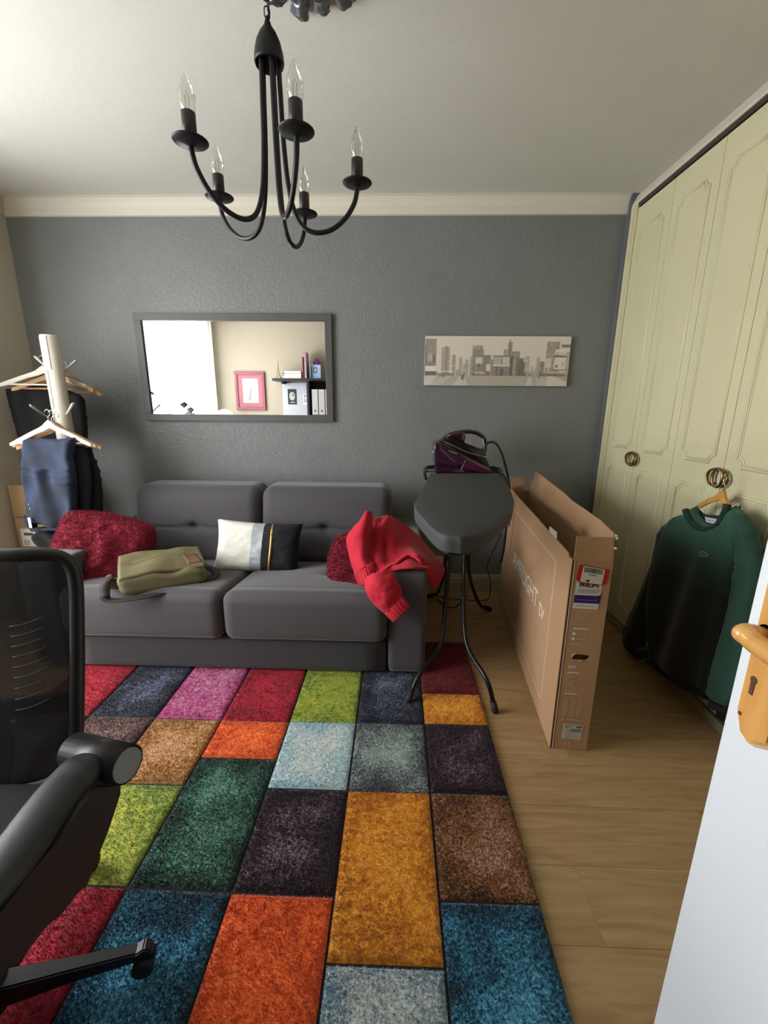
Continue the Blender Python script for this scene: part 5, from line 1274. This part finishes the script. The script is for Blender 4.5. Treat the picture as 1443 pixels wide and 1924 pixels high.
def gf(u, v): return .016 * math.sin(u * 26 + 4 * v) * min(1, max(0, (.85 - v) / .3)) + .012 * noise.noise(Vector((u * 6, v * 3, 1)))
garment('body', [(1300, 962), (1309, 950), (1314, 968), (1328, 984), (1347, 988), (1366, 976), (1383, 949), (1404, 972), (1409, 1000), (1398, 1040), (1381, 1090), (1368, 1160), (1352, 1225), (1333, 1306), (1290, 1285), (1225, 1243), (1226, 1200), (1232, 1120), (1240, 1060), (1250, 1010), (1272, 972)], .042, M_dark_hem, gf)
garment('sleeve', [(1268, 972), (1284, 966), (1262, 1030), (1248, 1075), (1234, 1120), (1222, 1175), (1208, 1215), (1190, 1222), (1172, 1200), (1176, 1178), (1200, 1122), (1226, 1060), (1240, 1004), (1250, 985)], .034, M_dark_hem, lambda u, v: .010 * math.sin(u * 50 + v * 14), X=GX - .006)
garment('sleeve', [(1383, 950), (1404, 968), (1420, 992), (1427, 1030), (1432, 1090), (1427, 1170), (1418, 1230), (1402, 1290), (1385, 1322), (1366, 1330), (1345, 1318), (1336, 1300), (1352, 1240), (1366, 1180), (1376, 1120), (1386, 1070), (1394, 1020), (1384, 975)], .036, M_grn, lambda u, v: .008 * math.sin(u * 40 + v * 10), X=GX - .016)
garment('cuff', [(1339, 1312), (1364, 1326), (1386, 1320), (1392, 1330), (1380, 1346), (1352, 1338), (1338, 1330)], .028, M_blkf, None, X=GX - .012, edge=.015, step=.008)
garment('cuff', [(1172, 1190), (1192, 1222), (1214, 1222), (1222, 1234), (1200, 1240), (1178, 1216)], .024, M_blkf, None, X=GX - .004, edge=.015, step=.008)
garment('hem_band', [(1224, 1238), (1290, 1278), (1336, 1302), (1334, 1316), (1290, 1296), (1236, 1256), (1226, 1250)], .034, M_blkf, None, X=GX - .002, edge=.012, step=.008)
cp = gx([(1303, 958), (1309, 972), (1322, 988), (1344, 996), (1366, 986), (1380, 962), (1384, 948)])
bm = tube(new(), catmull([(-.034, a, b) for a, b in cp], 6), .0135, 12, flat=.9); obj('collar', bm, M_rib, sw, True)
cp2 = gx([(1304, 955), (1318, 966), (1345, 968), (1368, 960), (1383, 949)])
bm = grid_surf(new(), lambda u, v: (lambda a, b: Vector((.018 + .004 * v, a, b)))(*[cr1([Vector((p[0], p[1], 0)) for p in cp2], u)[k] + (0 if k == 0 else -.05 * v) for k in (0, 1)]), 16, 4, thick=.003); obj('inner_neck', bm, M_rib, sw, True)
p = gx([(1322, 971), (1344, 975), (1342, 985), (1324, 981)])
bm = new(); prism(bm, p, 0, .0012, lambda u, v, d: Vector((.006 - d, u, v))); obj('neck_label', bm, mat('label_white', 'c9cbd0', .5), sw)['label'] = 'white neck label'
p = gx([(1327, 976.2), (1340, 978.5), (1339.5, 980.5), (1326.5, 978)])
bm = new(); prism(bm, p, .0015, .0021, lambda u, v, d: Vector((.006 - d, u, v))); obj('label_print', bm, M_stg, sw)
# embroidered crocodile-like emblem, silver grey
e = [(1337.5, 1042), (1340, 1038.5), (1345, 1036.2), (1350, 1038.2), (1355, 1040.6), (1357.5, 1042.5), (1353, 1043.2), (1356.5, 1046), (1351, 1045.2), (1350, 1047), (1347, 1045), (1342, 1045.8), (1339.5, 1044.6)]
bm = new(); c3 = [(-.052, *q) for q in gx(e)]; tube(bm, c3, .0011, 6, closed=True)
c4 = [(-.052, *q) for q in gx([(1341, 1041.5), (1346, 1040), (1351, 1042)])]; tube(bm, c4, .0009, 6)
obj('emblem', bm, mat('silver_thread', '9aa5a2', .5), sw)['label'] = 'small silver reptile emblem'
hg = hanger((GX + .004, 1.66, .985), PI / 2 + .02, 'beech clothes hanger hooked on the brass ring, carrying the green sweater', M_wood, w=.24, sag=.085, bar=False)
hg.rotation_euler = (0, math.radians(-7), PI / 2 + .02)
dk2 = thing('dark_jacket', 'dark garment hanging behind the green sweater near the door', 'clothes', (1.315, 1.5, 0))
P = [(atX(x, y, 1.318).y - 1.5, atX(x, y, 1.318).z) for x, y in ((1400, 1060), (1425, 1040), (1440, 1060), (1440, 1120), (1420, 1200), (1400, 1290), (1385, 1345), (1370, 1362), (1345, 1345), (1360, 1290), (1385, 1180))]
obj('cloth', inflate(P, .016, lambda u, v, d: Vector((-d, u, v)), step=.02, edge=.03, back=.4), M_blkf, dk2, True)

# ================================================================== OFFICE CHAIR
M_mesh = bpy.data.materials.new('chair_mesh_fabric'); M_mesh.use_nodes = True
N = M_mesh.node_tree.nodes; L = M_mesh.node_tree.links; b = N['Principled BSDF']; b.inputs['Base Color'].default_value = (*srgb('141416'), 1); b.inputs['Roughness'].default_value = .7
tr = N.new('ShaderNodeBsdfTransparent'); mx = N.new('ShaderNodeMixShader'); mx.inputs[0].default_value = .82
L.new(tr.outputs[0], mx.inputs[1]); L.new(b.outputs[0], mx.inputs[2]); L.new(mx.outputs[0], N['Material Output'].inputs[0])
M_pl = mat('black_plastic', '0f1012', .42, bump=.08, bscale=150); M_pad = mat('black_pad', '191b1f', .5, bump=.1, bscale=90); M_cap = mat('grey_cap', '7d8789', .4)
oc = thing('office_chair', 'black mesh back office chair at the left edge', 'office chair', (-.86, .58, 0))
CM = Matrix.Translation((.86, -.58, 0))
def x_at(px, y, z):
    A = (px - CX); q = z - CH
    return (F * (y * _r.y + q * _r.z) - A * (y * _fw.y + q * _fw.z)) / (A * _fw.x - F * _r.x)
def backP(u, v, off=0.):
    z = .50 + .478 * v
    y = .735 + .135 * v + .02 * math.sin(PI * v) - .05 * (1 - (2 * u - 1) ** 2)
    xr = x_at(141 + 4 * math.sin(PI * v), .735 + .135 * v + .02 * math.sin(PI * v), z)
    return Vector((xr - .50 * (1 - u), y + off, z))
rim = []
for k in range(96):
    a = 2 * PI * k / 96; cu_, su = math.cos(a), math.sin(a); ex = .22
    rim.append(backP(.5 + .5 * abs(cu_) ** ex * (1 if cu_ > 0 else -1), .5 + .5 * abs(su) ** ex * (1 if su > 0 else -1)))
bm = tube(new(), rim, .0125, 12, closed=True, flat=1.3); obj('back_frame', xf(bm, CM), M_pl, oc, True)
bm = grid_surf(new(), lambda u, v: backP(.02 + .96 * u, .02 + .96 * v, -.006), 26, 26, thick=.0015); obj('mesh_back', xf(bm, CM), M_mesh, oc, True)
for k in range(9):
    z = .33 + .045 * k
    bm = tube(new(), [backP(.80 + .12 * t - .01 * k * .3, z + .03 * t * t, -.012) for t in [j / 6 for j in range(7)]], .0012, 5); obj('mesh_rib', xf(bm, CM), mat('rib_grey', '34383a', .5), oc, True)
bm = tube(new(), catmull([backP(.03, .30, .02), backP(.5, .26, .05), backP(.97, .30, .02)], 8), .016, 10, flat=1.6); obj('lumbar_bar', xf(bm, CM), M_pl, oc, True)
bm = tube(new(), catmull([(-.91, .79, .66), (-.91, .80, .52), (-.90, .74, .42), (-.88, .60, .40)], 6), .026, 10); obj('back_post', xf(bm, CM), M_pl, oc, True)
def seatf(p):
    if p.z > 0: p.z -= .02 * (abs(p.y) / .25) ** 3 * (1 if p.y < 0 else -.4)
    return p
bm = soft_box((.50, .50, .085), .035, 18, seatf); xf(bm, Matrix.Translation((-.865, .465, .478))); obj('seat', xf(bm, CM), mat('black_seat_fabric', '17171a', .85, bump=.3, bscale=400), oc, True)
bm = soft_box((.46, .44, .04), .018, 8); xf(bm, Matrix.Translation((-.865, .465, .428))); obj('seat_pan', xf(bm, CM), M_pl, oc, True)
bm = new(); box(bm, -.98, -.74, .44, .66, .36, .412, bev=.012); obj('tilt_mechanism', xf(bm, CM), M_pl, oc)
# armrests: flip-up arms turning on a cylinder at the back frame
for sgn in (1, -1):
    cxr = -.905
    def A(x, y, z): return Vector((x if sgn > 0 else 2 * cxr - x + .02, y, z))
    bm = tube(new(), [A(-.655, .712, .600), A(-.515, .668, .612)], [.034, .036], 26); o = obj('arm_pivot', xf(bm, CM), M_pl, oc, True)
    bm = tube(new(), [A(-.5155, .668, .612), A(-.512, .667, .6122)], [.031, .031], 26); obj('pivot_cap', xf(bm, CM), M_cap, o)
    pp_ = [atZ(x, y, .628) for x, y in ((182, 1424), (160, 1440), (125, 1472), (85, 1520), (40, 1580), (-10, 1640), (-70, 1700))]
    pth = catmull([A(p.x, p.y, .606 if k == 0 else .628 - .002 * k) for k, p in enumerate(pp_)], 8)
    n = len(pth); bm = tube(new(), pth, [.014 + .026 * math.sin(PI * min(.5, .08 + i / n * 1.6)) for i in range(n)], 20, flat=.6); obj('arm_pad', xf(bm, CM), M_pad, oc, True)
    PXs = [(233, 1466), (232, 1490), (211, 1555), (157, 1665), (150, 1688), (120, 1702), (86, 1730), (30, 1830), (-60, 1860), (-90, 1810), (0, 1720), (60, 1650), (110, 1580), (150, 1520), (185, 1468)]
    PP = [atX(x, y, -.535) for x, y in PXs]
    bm = new(); prism(bm, [(p.y, p.z) for p in PP], 0, .06, lambda u, v, d: A(-.535 - d, u, v)); bmesh.ops.bevel(bm, geom=bm.edges[:], offset=.010, segments=3, affect='EDGES')
    obj('arm_bracket', xf(bm, CM), mat('black_plastic_matte', '141416', .6), oc, auto=.6)
# star base
HB = Vector((-.85, .595, 0))
bm = new(); lathe(bm, [(.045, .055), (.045, .12), (.03, .13), (.028, .37)], HB, 20); obj('gas_column', xf(bm, CM), M_pl, oc, True)
foot = atZ(268, 1788, .075); a0 = math.atan2(foot.y - HB.y, foot.x - HB.x); LR = math.hypot(foot.x - HB.x, foot.y - HB.y)
for k in range(5):
    a = a0 + 2 * PI * k / 5; d = Vector((math.cos(a), math.sin(a), 0))
    bm = new(); pth = [HB + d * .03 + Vector((0, 0, .095)), HB + d * .16 + Vector((0, 0, .088)), HB + d * LR + Vector((0, 0, .078))]
    s = Vector((-d.y, d.x, 0)); rr = []
    for p, w, hh in zip(pth, (.026, .019, .0145), (.024, .016, .011)):
        rr.append([bm.verts.new(p + s * w * q + Vector((0, 0, z * hh))) for q, z in ((-1, -1), (1, -1), (.75, 1), (-.75, 1))])
    for r0, r1 in zip(rr, rr[1:]):
        for j in range(4): bm.faces.new((r0[j], r0[(j + 1) % 4], r1[(j + 1) % 4], r1[j]))
    bm.faces.new(rr[0][::-1]); bm.faces.new(rr[-1]); bmesh.ops.bevel(bm, geom=bm.edges[:], offset=.003, segments=2, affect='EDGES')
    lg = obj('base_leg', xf(bm, CM), M_pl, oc, auto=.6)
    e_ = HB + d * LR; bm = new(); prism(bm, [(-.020, .085), (.006, .098), (.022, .088), (.018, .060), (-.014, .058)], -.013, .013, lambda u, v, dd: e_ + d * u + s * dd + Vector((0, 0, v))); bmesh.ops.bevel(bm, geom=bm.edges[:], offset=.003, segments=2, affect='EDGES')
    obj('end_cap', xf(bm, CM), M_pad, lg, auto=.6)
    bm = new()
    for q in (-.014, .014):
        lathe(bm, [(.012, -.008), (.022, -.0075), (.023, 0), (.022, .0075), (.012, .008)], e_ + s * q + Vector((0, 0, .0465)), 20, M=frame_M((0, 0, 0), d, (0, 0, 1)))
    obj('caster', xf(bm, CM), M_rub, oc, True)
